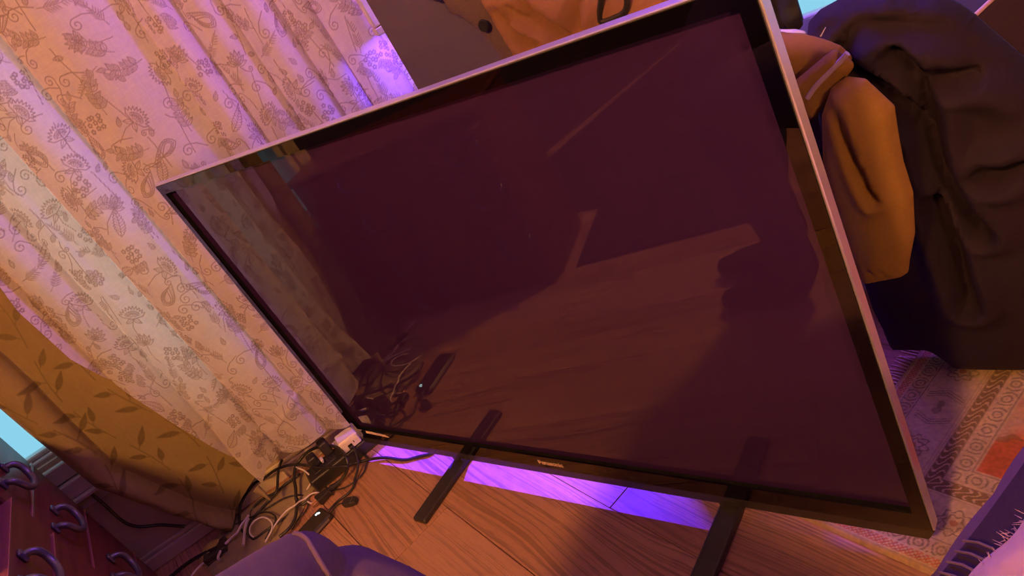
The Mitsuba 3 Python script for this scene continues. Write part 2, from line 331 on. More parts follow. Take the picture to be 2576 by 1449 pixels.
scene['bezel_gloss'] = {'type': 'plastic', 'diffuse_reflectance': rgb(0.0010, 0.0007, 0.0018), 'int_ior': 1.48}
mat('recess_black', (0.003, 0.003, 0.003), 0.9, 0.05)
mat('edge_ridge', (0.10, 0.08, 0.10), 0.35, 0.6)
mat('black_plastic', (0.012, 0.010, 0.012), 0.35, 0.5)
mat('black_satin', (0.016, 0.012, 0.014), 0.5, 0.4)
mat('cord_black', (0.012, 0.010, 0.012), 0.38, 0.5)
mat('cord_white', (0.78, 0.68, 0.60), 0.45, 0.4)
mat('white_plastic', (0.80, 0.70, 0.62), 0.35, 0.5)
mat('cream_matte', (0.72, 0.55, 0.40), 0.8)
mat('logo_gold', (0.62, 0.42, 0.20), 0.4, 0.5)
scene['silver_metal'] = {'type': 'twosided', 'bsdf': {'type': 'principled', 'base_color': rgb(0.72, 0.66, 0.72), 'metallic': 0.85, 'roughness': 0.32}}
scene['brass'] = {'type': 'twosided', 'bsdf': {'type': 'principled', 'base_color': rgb(0.85, 0.60, 0.35), 'metallic': 1.0, 'roughness': 0.3}}
scene['handle_metal'] = {'type': 'twosided', 'bsdf': {'type': 'principled', 'base_color': rgb(0.10, 0.09, 0.11), 'metallic': 0.6, 'roughness': 0.28}}

def cherry(p, n, uv):
    g = fbm(p.x * 5, p.y * 5, p.z * 60, 3)
    return mix((0.060, 0.013, 0.009), (0.11, 0.028, 0.017), g)

scene['cherry_wood'] = {'type': 'twosided', 'bsdf': {'type': 'principled', 'base_color': proc(cherry), 'roughness': 0.38, 'specular': 0.4}}
mat('cherry_edge', (0.26, 0.085, 0.06), 0.35, 0.5)

def weave(base, amt, sc):
    def fn(p, n, uv):
        k = noise(p.x * sc, p.y * sc, p.z * sc)
        b = fbm(p.x * 9, p.y * 9, p.z * 9, 2)
        return mi.Color3f(*base) * (1 - amt + 2 * amt * (0.6 * k + 0.4 * b))
    return proc(fn)

def cloth(name, c, amt=0.12, sc=500.0, rough=0.85, sheen=0.3):
    scene[name] = {'type': 'twosided', 'bsdf': {'type': 'principled', 'base_color': weave(c, amt, sc), 'roughness': rough, 'specular': 0.15, 'sheen': sheen}}

cloth('chair_cloth', (0.070, 0.050, 0.105))
cloth('denim_cloth', (0.085, 0.050, 0.055), 0.2)
cloth('puffer_cloth', (0.22, 0.10, 0.060), 0.06, 300)
cloth('tan_cloth', (0.165, 0.080, 0.020), 0.08)
cloth('dark_cloth', (0.011, 0.0062, 0.014), 0.15)
cloth('dark_lining', (0.020, 0.014, 0.040), 0.15)
cloth('trouser_cloth', (0.062, 0.038, 0.044), 0.18)
cloth('seam_cloth', (0.10, 0.062, 0.066), 0.1)
cloth('floor_rag', (0.25, 0.19, 0.11), 0.12)
cloth('rag_mustard', (0.34, 0.25, 0.07), 0.12)
cloth('fleece', (0.33, 0.20, 0.19), 0.12, 160, 0.95, 0.4)
cloth('band_cloth', (0.020, 0.010, 0.020), 0.2)
cloth('band_gauze', (0.065, 0.035, 0.065), 0.2)
cloth('couch_cloth', (0.10, 0.06, 0.06), 0.15)
cloth('bench_cloth', (0.030, 0.014, 0.020), 0.12)
cloth('white_cotton', (0.62, 0.55, 0.60), 0.08)
mat('piping_mauve', (0.30, 0.20, 0.30), 0.6)
mat('bench_piping', (0.52, 0.30, 0.28), 0.6)
mat('lamp_white', (0.75, 0.62, 0.66), 0.4)
mat('port_dark', (0.02, 0.015, 0.012), 0.6)  # dark colour of the charger's port

# ------------------------------------------------------------------ room shell
P_A0 = (OA + NA * WALL_T + DA * -0.95)[:2]
P_C1 = (KC + DC * 2.2)[:2]
P_N1 = P_A0 + np.array([0.289, -0.957]) * 2.3
P_N2 = P_N1 + np.array([0.957, 0.289]) * 3.0
ROOM = Polygon([P_A0, KC[:2], P_C1, P_N2, P_N1])
ROOM_F = Polygon([[p @ FL_B[:2], p @ FL_A[:2]] for p in np.array(ROOM.exterior.coords)[:-1]]).buffer(0.02, join_style=2)
sl = trimesh.creation.extrude_polygon(ROOM_F.buffer(0.06, join_style=2), 0.04)
sl.apply_translation([0, 0, -0.0525])
struct('floor', tm(sl, FR), 'joint_dark', 'brown wood plank floor')
rng = np.random.default_rng(5)
PW = 0.1765
SEAM = {-1: 0.11, 0: 0.377, 2: 0.723, 1: -0.15, -2: 0.62, 3: 0.2}
for k in range(-18, 14):
    v0 = -0.169 + PW * k
    s0 = SEAM.get(k, float(rng.uniform(0, 1.22)))
    u = s0 - 1.22 * math.ceil((s0 + 2.3) / 1.22)
    while u < 3.6:
        g = 0.0006
        off = rng.uniform(0, 60, 2)
        pg = shapely.box(u, v0, u + 1.22, v0 + PW)
        cut = pg.intersection(ROOM_F)
        if cut.area > 0.002 and cut.geom_type == 'Polygon':
            if cut.area > 0.999 * pg.area:
                bx = cbox((u + g, v0 + g, -0.012), (u + 1.22 - g, v0 + PW - g, 0.0), 0.0012)
            else:
                bx = trimesh.creation.extrude_polygon(cut.buffer(-g, join_style=2), 0.012)
                bx.apply_translation([0, 0, -0.012])
            loc = np.array(bx.vertices)
            part('floor', 'plank', trimesh.Trimesh(xf(FR, loc), bx.faces, process=False), 'floor_wood', uv=loc[:, :2] + off)
        u += 1.22

SILL = 0.40
def bay_wall(name, F, length, s0, s1, holes, zt=2.4, t=0.0, label=None):
    """wall with window openings, from s0 to s1; holes: (a, b, z0, z1)"""
    ms, x = [], s0
    for a, b, z0, z1 in holes:
        ms += [cbox((x, t - 0.10, 0), (a, t, zt), 0.001, F), cbox((a, t - 0.10, 0), (b, t, z0), 0.001, F), cbox((a, t - 0.10, z1), (b, t, zt), 0.001, F)]
        x = b
    ms.append(cbox((x, t - 0.10, 0), (s1, t, zt), 0.001, F))
    struct(name, cat(*ms), 'wall_paint', label)

FAW = frame(OA + NA * WALL_T, DA, NA, UPV)
bay_wall('wall_left', FAW, 1, -0.95, 1.05, [(-0.86, -0.115, SILL, 2.05)], label='beige bay wall with the curtained window')
bay_wall('wall_back', FC, 1, 0.0, 2.2, [(0.10, 1.75, 0.372, 2.05)], label='beige bay wall behind the chairs')
LW = frame(OA + NA * WALL_T + DA * -0.95, np.array([math.cos(math.radians(-17)), math.sin(math.radians(-17)), 0]), np.array([math.sin(math.radians(17)), math.cos(math.radians(17)), 0]), UPV)

def window(name, F, s0, s1, label, mull, z0=SILL):
    labels[name] = {'kind': 'structure', 'label': label}
    z1 = 2.05
    part(name, 'bottom_rail', cbox((s0, -0.075, z0 - 0.03), (s1, -0.012, z0 + 0.012), 0.003, F), 'frame_paint')
    part(name, 'glazing_bead', cbox((s0, -0.06, z0 + 0.012), (s1, -0.03, z0 + 0.024), 0.003, F), 'deck_paint')
    part(name, 'top_rail', cbox((s0, -0.075, z1 - 0.05), (s1, -0.012, z1), 0.003, F), 'frame_paint')
    xs = [s0] + mull + [s1]
    for x in mull:
        part(name, 'mullion', cbox((x - 0.03, -0.075, z0 + 0.012), (x + 0.03, -0.012, z1 - 0.05), 0.003, F), 'frame_paint')
    for x in (s0 + 0.02, s1 - 0.02):
        part(name, 'side_rail', cbox((x - 0.02, -0.075, z0 + 0.012), (x + 0.02, -0.012, z1 - 0.05), 0.003, F), 'frame_paint')
    for a, b in zip(xs[:-1], xs[1:]):
        q = np.array([[a, -0.045, z0], [b, -0.045, z0], [b, -0.045, z1], [a, -0.045, z1]])
        part(name, 'pane', trimesh.Trimesh(xf(F, q), [[0, 1, 2], [0, 2, 3]], process=False), 'pane_glass')

window('window_1', FAW, -0.86, -0.115, 'window behind the floral curtain', [])
window('window_2', FC, 0.10, 1.75, 'low window with a pale wooden frame behind the dark coat', [1.05], 0.372)
# stepped lower rail and sill under window_1, as its gap beside the chest shows
struct('trim_1', cat(cbox((-0.90, 0.0, 0.345), (0.95, 0.022, 0.388), 0.003, FAW), cbox((-0.90, 0.0, 0.300), (0.95, 0.034, 0.342), 0.003, FAW), cbox((-0.90, 0.0, 0.288), (0.95, 0.044, 0.300), 0.003, FAW), cbox((-0.90, 0.0, 0.252), (0.95, 0.010, 0.288), 0.002, FAW)), 'frame_paint', 'stepped window sill beside the dark chest')
struct('baseboard_left', cat(cbox((-0.95, 0, 0), (1.05, 0.014, 0.040), 0.004, FAW), cbox((-0.95, 0, 0.04), (1.05, 0.008, 0.052), 0.003, FAW)), 'trim_paint', 'low cream baseboard under the curtain')
struct('baseboard_back', cbox((0.0, 0, 0), (2.2, 0.014, 0.09), 0.004, FC), 'trim_paint', 'baseboard of the back wall')
# the window seat in front of window_2, of painted boards
labels['trim_2'] = {'kind': 'structure', 'label': 'pale boarded window seat under the back window'}
part('trim_2', 'front_panel', cbox((0.10, 0.20, 0.0), (1.75, 0.215, 0.335), 0.002, FC), 'frame_paint')
for k in range(4):
    part('trim_2', 'board', cbox((0.10, 0.002 + 0.054 * k, 0.335), (1.75, 0.0535 + 0.054 * k, 0.355), 0.002, FC), 'deck_paint')
cl = trimesh.creation.extrude_polygon(ROOM_F.buffer(0.06, join_style=2), 0.05)
cl.apply_translation([0, 0, 2.4])
struct('ceiling', tm(cl, FR), 'ceiling_paint', 'ceiling')

def wall_between(name, a, b, label):
    a, b = np.array([*a, 0.0]), np.array([*b, 0.0])
    ex = (b - a) / np.linalg.norm(b - a)
    ey = np.array([-ex[1], ex[0], 0])
    struct(name, cbox((0, -0.08, 0), (float(np.linalg.norm(b - a)), 0.0, 2.4), 0.001, frame(a, ex, ey, UPV)), 'wall_far', label)

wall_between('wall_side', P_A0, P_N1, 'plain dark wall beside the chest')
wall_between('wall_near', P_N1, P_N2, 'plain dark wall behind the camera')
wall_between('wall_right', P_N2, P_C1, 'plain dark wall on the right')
k = thing('added_carpet', 'added dark mat behind the camera that darkens the screen reflection', 'added_carpet')
CP = Polygon([(0.43, -0.62), (1.02, -0.62), (1.02, -2.5), (0.66, -2.5), (0.06, -1.45), (0.06, -1.0), (0.43, -0.95)])  # unseen dark mat, added and shaped to darken what the screen mirrors
for nm, pg, h, bs in (('pile', CP.buffer(-0.02), 0.009, 'dark_cloth'), ('binding', CP.difference(CP.buffer(-0.0195)), 0.0105, 'dark_lining')):
    q = trimesh.creation.extrude_polygon(pg, h)
    q.apply_translation([0, 0, 0.0003])
    part(k, nm, tm(q, FR), bs)

# ------------------------------------------------------------------ lamps of the room
for at_, power, lab in ((WARM_AT, WARM, 'warm globe lamp hung in the room behind the camera'), (WARM_2_AT, WARM_2, 'dimmer warm globe lamp hung low over the couch')):
    k = thing('pendant_lamp', lab, 'lamp')
    globe = trimesh.creation.icosphere(3, 0.11)
    globe.apply_translation(at_)
    scene[k + '__globe'] = {**mikit.ply(globe, 'lamp_white', smooth=True), 'emitter': {'type': 'area', 'radiance': rgb(*[power * c for c in WARM_RGB])}}
    part(k, 'hanging_cord', tube([[at_[0], at_[1], at_[2] + 0.10], [at_[0], at_[1], 2.3], [at_[0], at_[1], 2.4]], 0.004, 8), 'cord_black')
for pa, pb, power, lab in ((STRIP_A, STRIP_B, VIOLET, 'violet light strip along the ceiling above the back window'), (STRIP_C, STRIP_D, VIOLET_2, 'dimmer violet light strip along the ceiling on the right')):
    k = thing('led_strip', lab, 'light strip')
    pa, pb = np.array(pa), np.array(pb)
    ex = (pb - pa) / np.linalg.norm(pb - pa)
    FS = frame(pa, ex, np.cross(UPV, ex), UPV)
    L = float(np.linalg.norm(pb - pa))
    part(k, 'channel', cbox((0, -0.02, 0.012), (L, 0.02, 0.03), 0.002, FS), 'lamp_white')
    scene[k + '__diffuser'] = {**mikit.ply(cbox((0, -0.016, 0.0), (L, 0.016, 0.0115), 0.002, FS), 'lamp_white'), 'emitter': {'type': 'area', 'radiance': rgb(*[power * c for c in VIOLET_RGB])}}

# ------------------------------------------------------------------ curtain print
rng = np.random.default_rng(21)

class Print:
    """strokes of a textile print: points with a half width, in cloth coordinates (metres)"""
    def __init__(self):
        self.p, self.w, self.k = [], [], []

    def line(self, pts, w=0.0010, ink=1.0, step=0.0006):
        pts = np.asarray(pts, float)
        d = np.r_[0, np.cumsum(np.linalg.norm(np.diff(pts, axis=0), axis=1))]
        n = max(2, int(d[-1] / step))
        t = np.linspace(0, d[-1], n)
        self.p.append(np.c_[np.interp(t, d, pts[:, 0]), np.interp(t, d, pts[:, 1])])
        self.w.append(np.broadcast_to(np.interp(t, d, np.broadcast_to(w, (len(pts),))), (n,)))
        self.k.append(np.full(n, ink))

    def shade(self, q, soft=0.0005, wmax=0.004):
        p, w, ink = np.vstack(self.p), np.concatenate(self.w), np.concatenate(self.k)
        out = np.zeros(len(q))
        for lo, hi in ((0, 0.0013), (0.0013, 0.0024), (0.0024, 1)):
            m = (w >= lo) & (w < hi)
            if not m.any():
                continue
            d, i = cKDTree(p[m]).query(q, distance_upper_bound=0.008)
            ok = np.isfinite(d)
            i = np.where(ok, i, 0)
            out = np.maximum(out, np.where(ok, ink[m][i] * np.clip(0.5 + (w[m][i] - d) / (2 * soft), 0, 1), 0))
        return out

def place(pts, at, ang, sc=1.0):
    c, s = math.cos(ang), math.sin(ang)
    return np.asarray(pts, float) @ np.array([[c, s], [-s, c]]) * sc + at

def leaf_pts(l, w, bend=0.0, n=14):
    t = np.linspace(0, 1, n)
    h = w * np.sin(np.pi * t ** 0.8) * (1 - 0.25 * t)
    y = bend * t * t
    return np.c_[t * l, y + h], np.c_[t * l, y - h], np.c_[t * l, y]

def leaf(P, at, ang, l=0.022, w=0.006, fill=0.0, bend=0.0, vein=True):
    a, b, m = leaf_pts(l, w, bend)
    P.line(place(a, at, ang), 0.0008)
    P.line(place(b, at, ang), 0.0008)
    if vein:
        P.line(place(m, at, ang), 0.0006)
    if fill:
        for k in np.linspace(-0.75, 0.75, 5):
            P.line(place(m + (a - m) * k, at, ang), 0.0008, fill)

def sprig(P, at, ang, n=5, l=0.07):
    t = np.linspace(0, 1, 16)
    st = np.c_[t * l, 0.012 * np.sin(t * 2.6)]
    P.line(place(st, at, ang), 0.0007)
    for i in range(n):
        q = place(st[3 + int(i * 12 / n)], at, ang)
        for sgn in (-1, 1):
            leaf(P, q, ang + sgn * 0.9, 0.017 + 0.004 * rng.random(), 0.0052, 0.55 if rng.random() < .7 else 0)
    leaf(P, place(st[-1], at, ang), ang, 0.018, 0.005, 0.55)

def fern(P, at, ang, l=0.07, n=9):
    t = np.linspace(0, 1, 14)
    st = np.c_[t * l, 0.016 * t * t]
    P.line(place(st, at, ang), 0.0007)
    for i in range(n):
        q = st[2 + int(i * 11 / n)]
        for sgn in (-1, 1):
            e = q + 0.017 * (1 - 0.6 * i / n) * np.array([math.cos(0.7), sgn * math.sin(0.7)])
            P.line(place([q, (q + e) / 2, e], at, ang), [0.0006, 0.0015, 0.0005], 0.7)

def carnation(P, at, ang, r=0.03):
    n = 9
    th = np.linspace(-1.15, 1.15, 2 * n + 1)
    rr = np.where(np.arange(2 * n + 1) % 2 == 0, r, r * 0.76)
    zig = np.c_[rr * np.cos(th), rr * np.sin(th)]
    P.line(place(zig, at, ang), 0.0009)
    for q in (zig[0], zig[-1]):
        P.line(place([[0, 0], [0.35 * q[0], 0.75 * q[1]], q], at, ang), 0.0009)
    for k in (0.45, 0.62):
        P.line(place(np.c_[k * r * np.cos(th * 0.8), k * r * np.sin(th * 0.8)], at, ang), 0.0008)
    for a in np.linspace(-0.8, 0.8, 5):
        P.line(place([[0.2 * r * math.cos(a), 0.2 * r * math.sin(a)], [0.6 * r * math.cos(a), 0.6 * r * math.sin(a)]], at, ang), 0.0007)
        c = np.array([0.5 * r * math.cos(a), 0.5 * r * math.sin(a)])
        t = np.linspace(0, 2 * np.pi, 10)
        P.line(place(c + 0.13 * r * np.c_[np.cos(t), np.sin(t)], at, ang), 0.0008, 0.8)
    leaf(P, place([0, 0], at, ang), ang + 2.2, 0.02, 0.005)
    leaf(P, place([0, 0], at, ang), ang - 2.2, 0.02, 0.005)
    P.line(place([[0, 0], [-0.02, 0.004], [-0.05, -0.004]], at, ang), 0.0008)

def lotus(P, at, ang, r=0.026):
    for a in (-1.25, -0.75, -0.35, 0, 0.35, 0.75, 1.25):
        leaf(P, at, ang + a, r * (1.15 - 0.22 * abs(a)), r * 0.23, 0.0, 0.0)
    P.line(place([[0, 0], [-0.03, 0.006], [-0.055, 0]], at, ang), 0.0008)

def cluster(P, at, ang, n=9):
    for i in range(n):
        c = place([0.011 * (i % 3) + rng.uniform(-.003, .003), 0.011 * (i // 3) + rng.uniform(-.003, .003)], at, ang)
        t = np.linspace(0, 2 * np.pi, 26)
        rad = 0.0036 * (1 + 0.28 * np.cos(5 * t))
        P.line(c + np.c_[rad * np.cos(t), rad * np.sin(t)], 0.0011, 0.95)
    for i in range(5):
        leaf(P, place([-0.012, 0.006 * i], at, ang), ang + 2.6 + 0.3 * rng.random(), 0.02, 0.004, 0.5)

def curl(P, at, ang, r=0.012):
    t = np.linspace(0, 1, 40)
    th, rr = t * 8.5, r * (1 - 0.85 * t)
    P.line(place(np.c_[rr * np.cos(th), rr * np.sin(th)], at, ang), 0.0009)
    P.line(place([[r, 0], [r * 1.05, -r * 1.5], [r * 0.4, -r * 3.4]], at, ang), 0.0009)

def paisley(P, at, ang, l=0.055):
    for k in (1.0, 0.72, 0.5):
        a, b, m = leaf_pts(l * k, 0.016 * k, 0.014)
        sh = [l * (1 - k) * 0.35, 0]
        P.line(place(a + sh, at, ang), 0.0009)
        P.line(place(b + sh, at, ang), 0.0009)
    a, b, m = leaf_pts(l * 0.86, 0.0135, 0.013)
    for q in np.vstack([a[2:-1], b[2:-1]]):
        P.line(place([q + [l * 0.05, 0], q + [l * 0.07, 0.001]], at, ang), 0.0011, 0.8)
    curl(P, place([l, 0.02], at, ang), ang + 1.0, 0.008)

def plume(P, at, ang, l=0.06):
    a, b, m = leaf_pts(l, 0.013, 0.012, 22)
    jag = np.where(np.arange(22) % 2 == 0, 1.0, 0.72)[:, None]
    P.line(place(m + (a - m) * jag, at, ang), 0.0008)
    P.line(place(m + (b - m) * jag, at, ang), 0.0008)
    P.line(place(m, at, ang), 0.0008)
    for i in range(3, 19, 2):
        for e in (a, b):
            P.line(place([m[i], m[min(i + 2, 21)] * 0.4 + e[min(i + 2, 21)] * 0.6], at, ang), 0.0007, 0.8)

floral = Print()
motifs = [(sprig, 0.034), (sprig, 0.034), (fern, 0.032), (carnation, 0.036), (carnation, 0.036), (lotus, 0.034), (cluster, 0.027), (cluster, 0.027), (curl, 0.021), (paisley, 0.031), (plume, 0.031), (fern, 0.032)]
spots = []
for it in range(9000):
    q = rng.uniform([-0.42, -0.02], [0.95, 1.36])
    fn, rad = motifs[int(rng.integers(len(motifs)))] if it < 6000 else ((curl, 0.017), (None, 0.013))[it % 2]
    if all((q[0] - s_[0]) ** 2 + (q[1] - s_[1]) ** 2 > (0.72 * (rad + s_[2])) ** 2 for s_ in spots):
        spots.append((q[0], q[1], rad))
        an = float(rng.normal(1.4, 0.9))
        if fn is None:
            leaf(floral, q - 0.008 * np.array([math.cos(an), math.sin(an)]), an, 0.020, 0.0052, 0.6)
        else:
            fn(floral, q - 0.6 * rad * np.array([math.cos(an), math.sin(an)]) * (fn is not curl), an)
for x in np.arange(-0.40, 1.0, 0.11):
    t = np.linspace(-0.05, 1.4, 160)
    ph = rng.uniform(0, 6)
    st = np.c_[x + 0.030 * np.sin(t * 9 + ph) + 0.003 * np.sin(t * 21 + ph), t]
    for a, b in zip(range(0, 150, 12), range(9, 159, 12)):
        floral.line(st[a:b], 0.0009)
        curl(floral, st[b], rng.uniform(0, 6), 0.006) if rng.random() < 0.35 else None

# ------------------------------------------------------------------ floral curtain
VAL = np.array([-0.42, -0.335, -0.25, -0.165, -0.045, 0.185, 0.262, 0.345, 0.437, 0.50, 0.60, 0.68])
AMP = np.array([0.034, 0.036, 0.038, 0.044, 0.046, 0.042, 0.034, 0.042, 0.038, 0.030, 0.034])

def fold(s, z):
    sh = 0.018 * (meshkit.noise(np.stack([s * 4, z * 1.6, 0 * s], -1), 3) - 0.5) + 0.05 * np.maximum(0.5 - z, 0) * (s + 0.1)
    x = np.clip(s + sh, VAL[0], VAL[-1] - 1e-6)
    i = np.searchsorted(VAL, x, side='right') - 1
    ph = (x - VAL[i]) / (VAL[i + 1] - VAL[i])
    r = np.sin(np.pi * ph) ** 0.62
    a = AMP[i] * (0.75 + 0.5 * meshkit.noise(np.stack([i * 7.3, z * 2.2, 0 * s], -1), 9))
    return a * r + 0.0016 * (meshkit.fbm(np.stack([s * 25, z * 9, 0 * s], -1), 3, 4) - 0.5)

S0Z = np.array([0.0, 0.10, 0.20, 0.33, 0.46, 0.63, 0.83, 1.2, 2.2])
S0 = np.array([-0.235, -0.25, -0.287, -0.325, -0.35, -0.355, -0.335, -0.30, -0.26])
HEM_S = np.array([-0.36, -0.30, -0.25, -0.235, -0.205, -0.14, -0.07, -0.005, 0.10, 0.7])
HEM_Z = np.array([0.24, 0.19, 0.098, 0.105, 0.128, 0.118, 0.110, 0.085, 0.07, 0.06])
nzf, nzc = 770, 30
ns = 600
zz = np.r_[np.linspace(0, 1, nzf) * 1.25, 1.25 + np.linspace(0.03, 1, nzc) * 0.90]
ss = np.linspace(0, 1, ns)
SS, ZZ = np.meshgrid(ss, zz, indexing='ij')
left = np.interp(ZZ, S0Z, S0)
S = left + (0.66 - left) * SS
hem = np.interp(S, HEM_S, HEM_Z)
Z = np.where(ZZ < 1.25, hem + ZZ / 1.25 * (1.25 - hem), ZZ)
t = -0.038 + fold(S, Z)
# a horizontal crease pressed near the hem, the corner tip kicked out towards the room, the free left edge turned forward
t = t + 0.010 * np.exp(-((Z - (0.185 + 0.30 * (S + 0.2))) / 0.012) ** 2) * np.clip((0.03 - S) / 0.05, 0, 1) * np.clip((S + 0.24) / 0.04, 0, 1)
t = t + 0.040 * np.clip((-0.19 - S) / 0.10, 0, 1) * np.clip((0.30 - Z) / 0.25, 0, 1) + 0.012 * np.clip((left + 0.03 - S) / 0.03, 0, 1)
# the television's corner presses the cloth back
press = np.exp(-((S - 0.03) / 0.035) ** 2) * np.clip((0.86 - Z) / 0.05, 0, 1)
t = t - press * np.maximum(t + 0.014, 0)
cu = np.concatenate([np.zeros((1, len(zz))), np.cumsum(np.hypot(np.diff(S, axis=0), np.diff(t, axis=0)), axis=0)], 0) - (S - S[:1])
cu = S + np.stack([gaussian_filter1d(cu[:, i_], 3) for i_ in range(cu.shape[1])], 1)[:, :]
cu[:, :nzf] = S[:, :nzf] + gaussian_filter1d(cu[:, :nzf] - S[:, :nzf], 70, axis=1, mode='nearest')
ink = floral.shade(np.c_[cu.ravel(), Z.ravel()], 0.0007)
lin = 0.5 * meshkit.noise(np.c_[cu.ravel() * 900, Z.ravel() * 70, 0 * ink], 1) + 0.5 * meshkit.noise(np.c_[cu.ravel() * 80, Z.ravel() * 900, 0 * ink], 2)
base = np.array([0.85, 0.79, 0.68]) * (0.90 + 0.18 * lin)[:, None]
inkc = np.array([0.30, 0.215, 0.15])
col = base * (1 - 0.88 * ink[:, None]) + inkc * 0.88 * ink[:, None]
V = xf(FA, np.c_[S.ravel(), t.ravel(), Z.ravel()])
ck = thing('floral_curtain', 'cream linen curtain printed with brown flower and leaf line drawings', 'curtain')
part(ck, 'cloth', (V, grid_faces(ns, len(zz))), 'curtain_cloth', smooth=True, color=col)
tipx = xf(FA, [[-0.252, 0.022, 0.105], [-0.247, 0.026, 0.085], [-0.244, 0.030, 0.060]])
part(ck, 'hem_tip', tube(spline(tipx, 12), np.linspace(0.010, 0.0015, 12), 10), 'floor_rag', smooth=50)
part(ck, 'curtain_rod', tube(xf(FA, [[-0.95, -0.04, 2.17], [0.0, -0.04, 2.17], [0.98, -0.04, 2.17]]), 0.012, 12), 'handle_metal', smooth=50)

# ------------------------------------------------------------------ olive curtain with the leaf vines
vine = Print()
for x in np.arange(-0.1, 0.65, 0.085):
    ph = rng.uniform(0, 6)
    tt = np.linspace(-0.05, 1.25, 120)
    st = np.c_[x + 0.030 * np.sin(tt * 11 + ph), tt]
    for a in range(0, 108, 13):
        vine.line(st[a:a + 11], 0.0011, 0.9, 0.001)
        for b in (2, 5, 8):
            sg = 1 if (a + b) % 2 else -1
            an = math.pi / 2 + sg * rng.uniform(0.5, 1.1)
            l = rng.uniform(0.032, 0.050)
            q = st[a + b]
            stem = np.array([q, q + 0.012 * np.array([math.cos(an), math.sin(an)])])
            vine.line(stem, 0.0009, 0.9, 0.001)
            la, lb, lm = leaf_pts(l, 0.0068, 0.004)
            for kk in np.linspace(-1, 1, 9):
                vine.line(place(lm + (la - lm) * kk, stem[1], an), 0.0013, 0.9, 0.001)
nz2, ns2 = 420, 150
zz = np.r_[np.linspace(0, 1.05, nz2), np.linspace(1.08, 2.15, 12)]
SS, ZZ = np.meshgrid(np.linspace(0, 1, ns2), zz, indexing='ij')
lz = np.interp(ZZ, [0, 0.10, 0.3, 0.5, 0.7, 1.2, 2.2], [-0.40, -0.455, -0.545, -0.555, -0.56, -0.56, -0.54])
S = lz + (-0.268 - lz) * SS
hem = np.interp(S, [-0.6, -0.42, -0.40, -0.35, -0.27, -0.2], [0.02, 0.012, 0.010, 0.040, 0.078, 0.10])
Z = np.where(ZZ < 1.05, hem + ZZ / 1.05 * (1.05 - hem), ZZ)
ex_ = S - lz
# the left edge is rolled into a thick fold
rw = np.interp(Z, [0, 0.1, 0.3, 0.6, 1.2, 2.2], [0.036, 0.046, 0.062, 0.085, 0.09, 0.07])
roll = np.sqrt(np.clip(1 - ((ex_ - 0.5 * rw) / (0.5 * rw)) ** 2, 0, 1))
t = -0.078 + 0.042 * roll * (0.85 + 0.3 * meshkit.noise(np.stack([S * 3, Z * 7, 0 * S], -1), 5))
t = t + 0.006 * np.sin((S + 0.25) * 34 + 0.8 * np.sin(Z * 4)) * np.clip(ex_ / 0.12, 0, 1)
wrk = np.clip((0.22 - Z) / 0.1, 0, 1) * roll
t = t + 0.012 * wrk * (meshkit.fbm(np.stack([S * 30, Z * 24, 0 * S], -1), 3, 8) - 0.4)
ink = vine.shade(np.c_[(S + 0.42).ravel() + 0.25, Z.ravel()], 0.0010)
base = np.array([0.175, 0.122, 0.052]) * (0.93 + 0.14 * meshkit.noise(np.c_[S.ravel() * 600, Z.ravel() * 90, 0 * ink], 3))[:, None]
col = base * (1 - 0.8 * ink[:, None]) + np.array([0.052, 0.032, 0.012]) * 0.8 * ink[:, None]
solo('olive_curtain', (xf(FA, np.c_[S.ravel(), t.ravel(), Z.ravel()]), grid_faces(ns2, len(zz))), 'olive_cloth', 'olive satin curtain with dark leaf vines and a rolled left edge', 'curtain', smooth=True, color=col)

# ------------------------------------------------------------------ television
TW, TB, TT = 1.28, 0.06, 0.815
tv = thing('television', 'large flat television turned off, standing on the wood floor on two black feet', 'television')
IX0, IX1, IZ0, IZ1 = 0.021, 1.259, 0.0975, 0.7925
def ringmesh(x0, x1, z0, z1, a0, a1, c0, c1, y0, y1):
    o = m3.CrossSection([[(x0, z0), (x1, z0), (x1, z1), (x0, z1)]]) - m3.CrossSection([[(a0, c0), (a1, c0), (a1, c1), (a0, c1)]])
    s = tm(o.extrude(y1 - y0))
    return trimesh.Trimesh(np.c_[s.vertices[:, 0], y1 - s.vertices[:, 2], s.vertices[:, 1]], s.faces, process=False)
part(tv, 'bezel', ringmesh(0.0035, TW - 0.0035, TB, TT - 0.0035, IX0, IX1, IZ0 - 0.006, IZ1, 0.0, 0.0035), 'bezel_gloss')
part(tv, 'recess', ringmesh(0.010, TW - 0.010, TB + 0.004, TT - 0.010, IX0, IX1, IZ0 - 0.006, IZ1, 0.0036, 0.0125), 'recess_black')
q = np.array([[IX0, 0.0102, IZ0 - 0.008], [IX1, 0.0102, IZ0 - 0.008], [IX1, 0.0102, IZ1], [IX0, 0.0102, IZ1]])
part(tv, 'screen', trimesh.Trimesh(q, [[0, 1, 2], [0, 2, 3]], process=False), 'screen_glass', label='dark glossy screen')
def prism(profile, x0, x1):
    """profile of (y, z) points swept along x"""
    s = tm(m3.CrossSection([profile]).extrude(x1 - x0))
    v = np.c_[s.vertices[:, 2] + x0, s.vertices[:, 0], s.vertices[:, 1]]
    return trimesh.Trimesh(v, s.faces, process=False)
part(tv, 'screen_ridge', prism([(0.0036, IZ0 - 0.0115), (-0.0012, IZ0 - 0.0115), (-0.0012, IZ0 - 0.0100), (0.0032, IZ0 - 0.0050), (0.0036, IZ0 - 0.005)], IX0 + 0.002, IX1 - 0.002), 'edge_ridge', label='raised ridge along the bottom of the screen')
fr = cat(cbox((0, 0.0006, TT - 0.0034), (TW, 0.020, TT), 0.0012), cbox((0, 0.0006, TB), (0.0034, 0.020, TT), 0.0012), cbox((TW - 0.0034, 0.0006, TB), (TW, 0.020, TT), 0.0012))
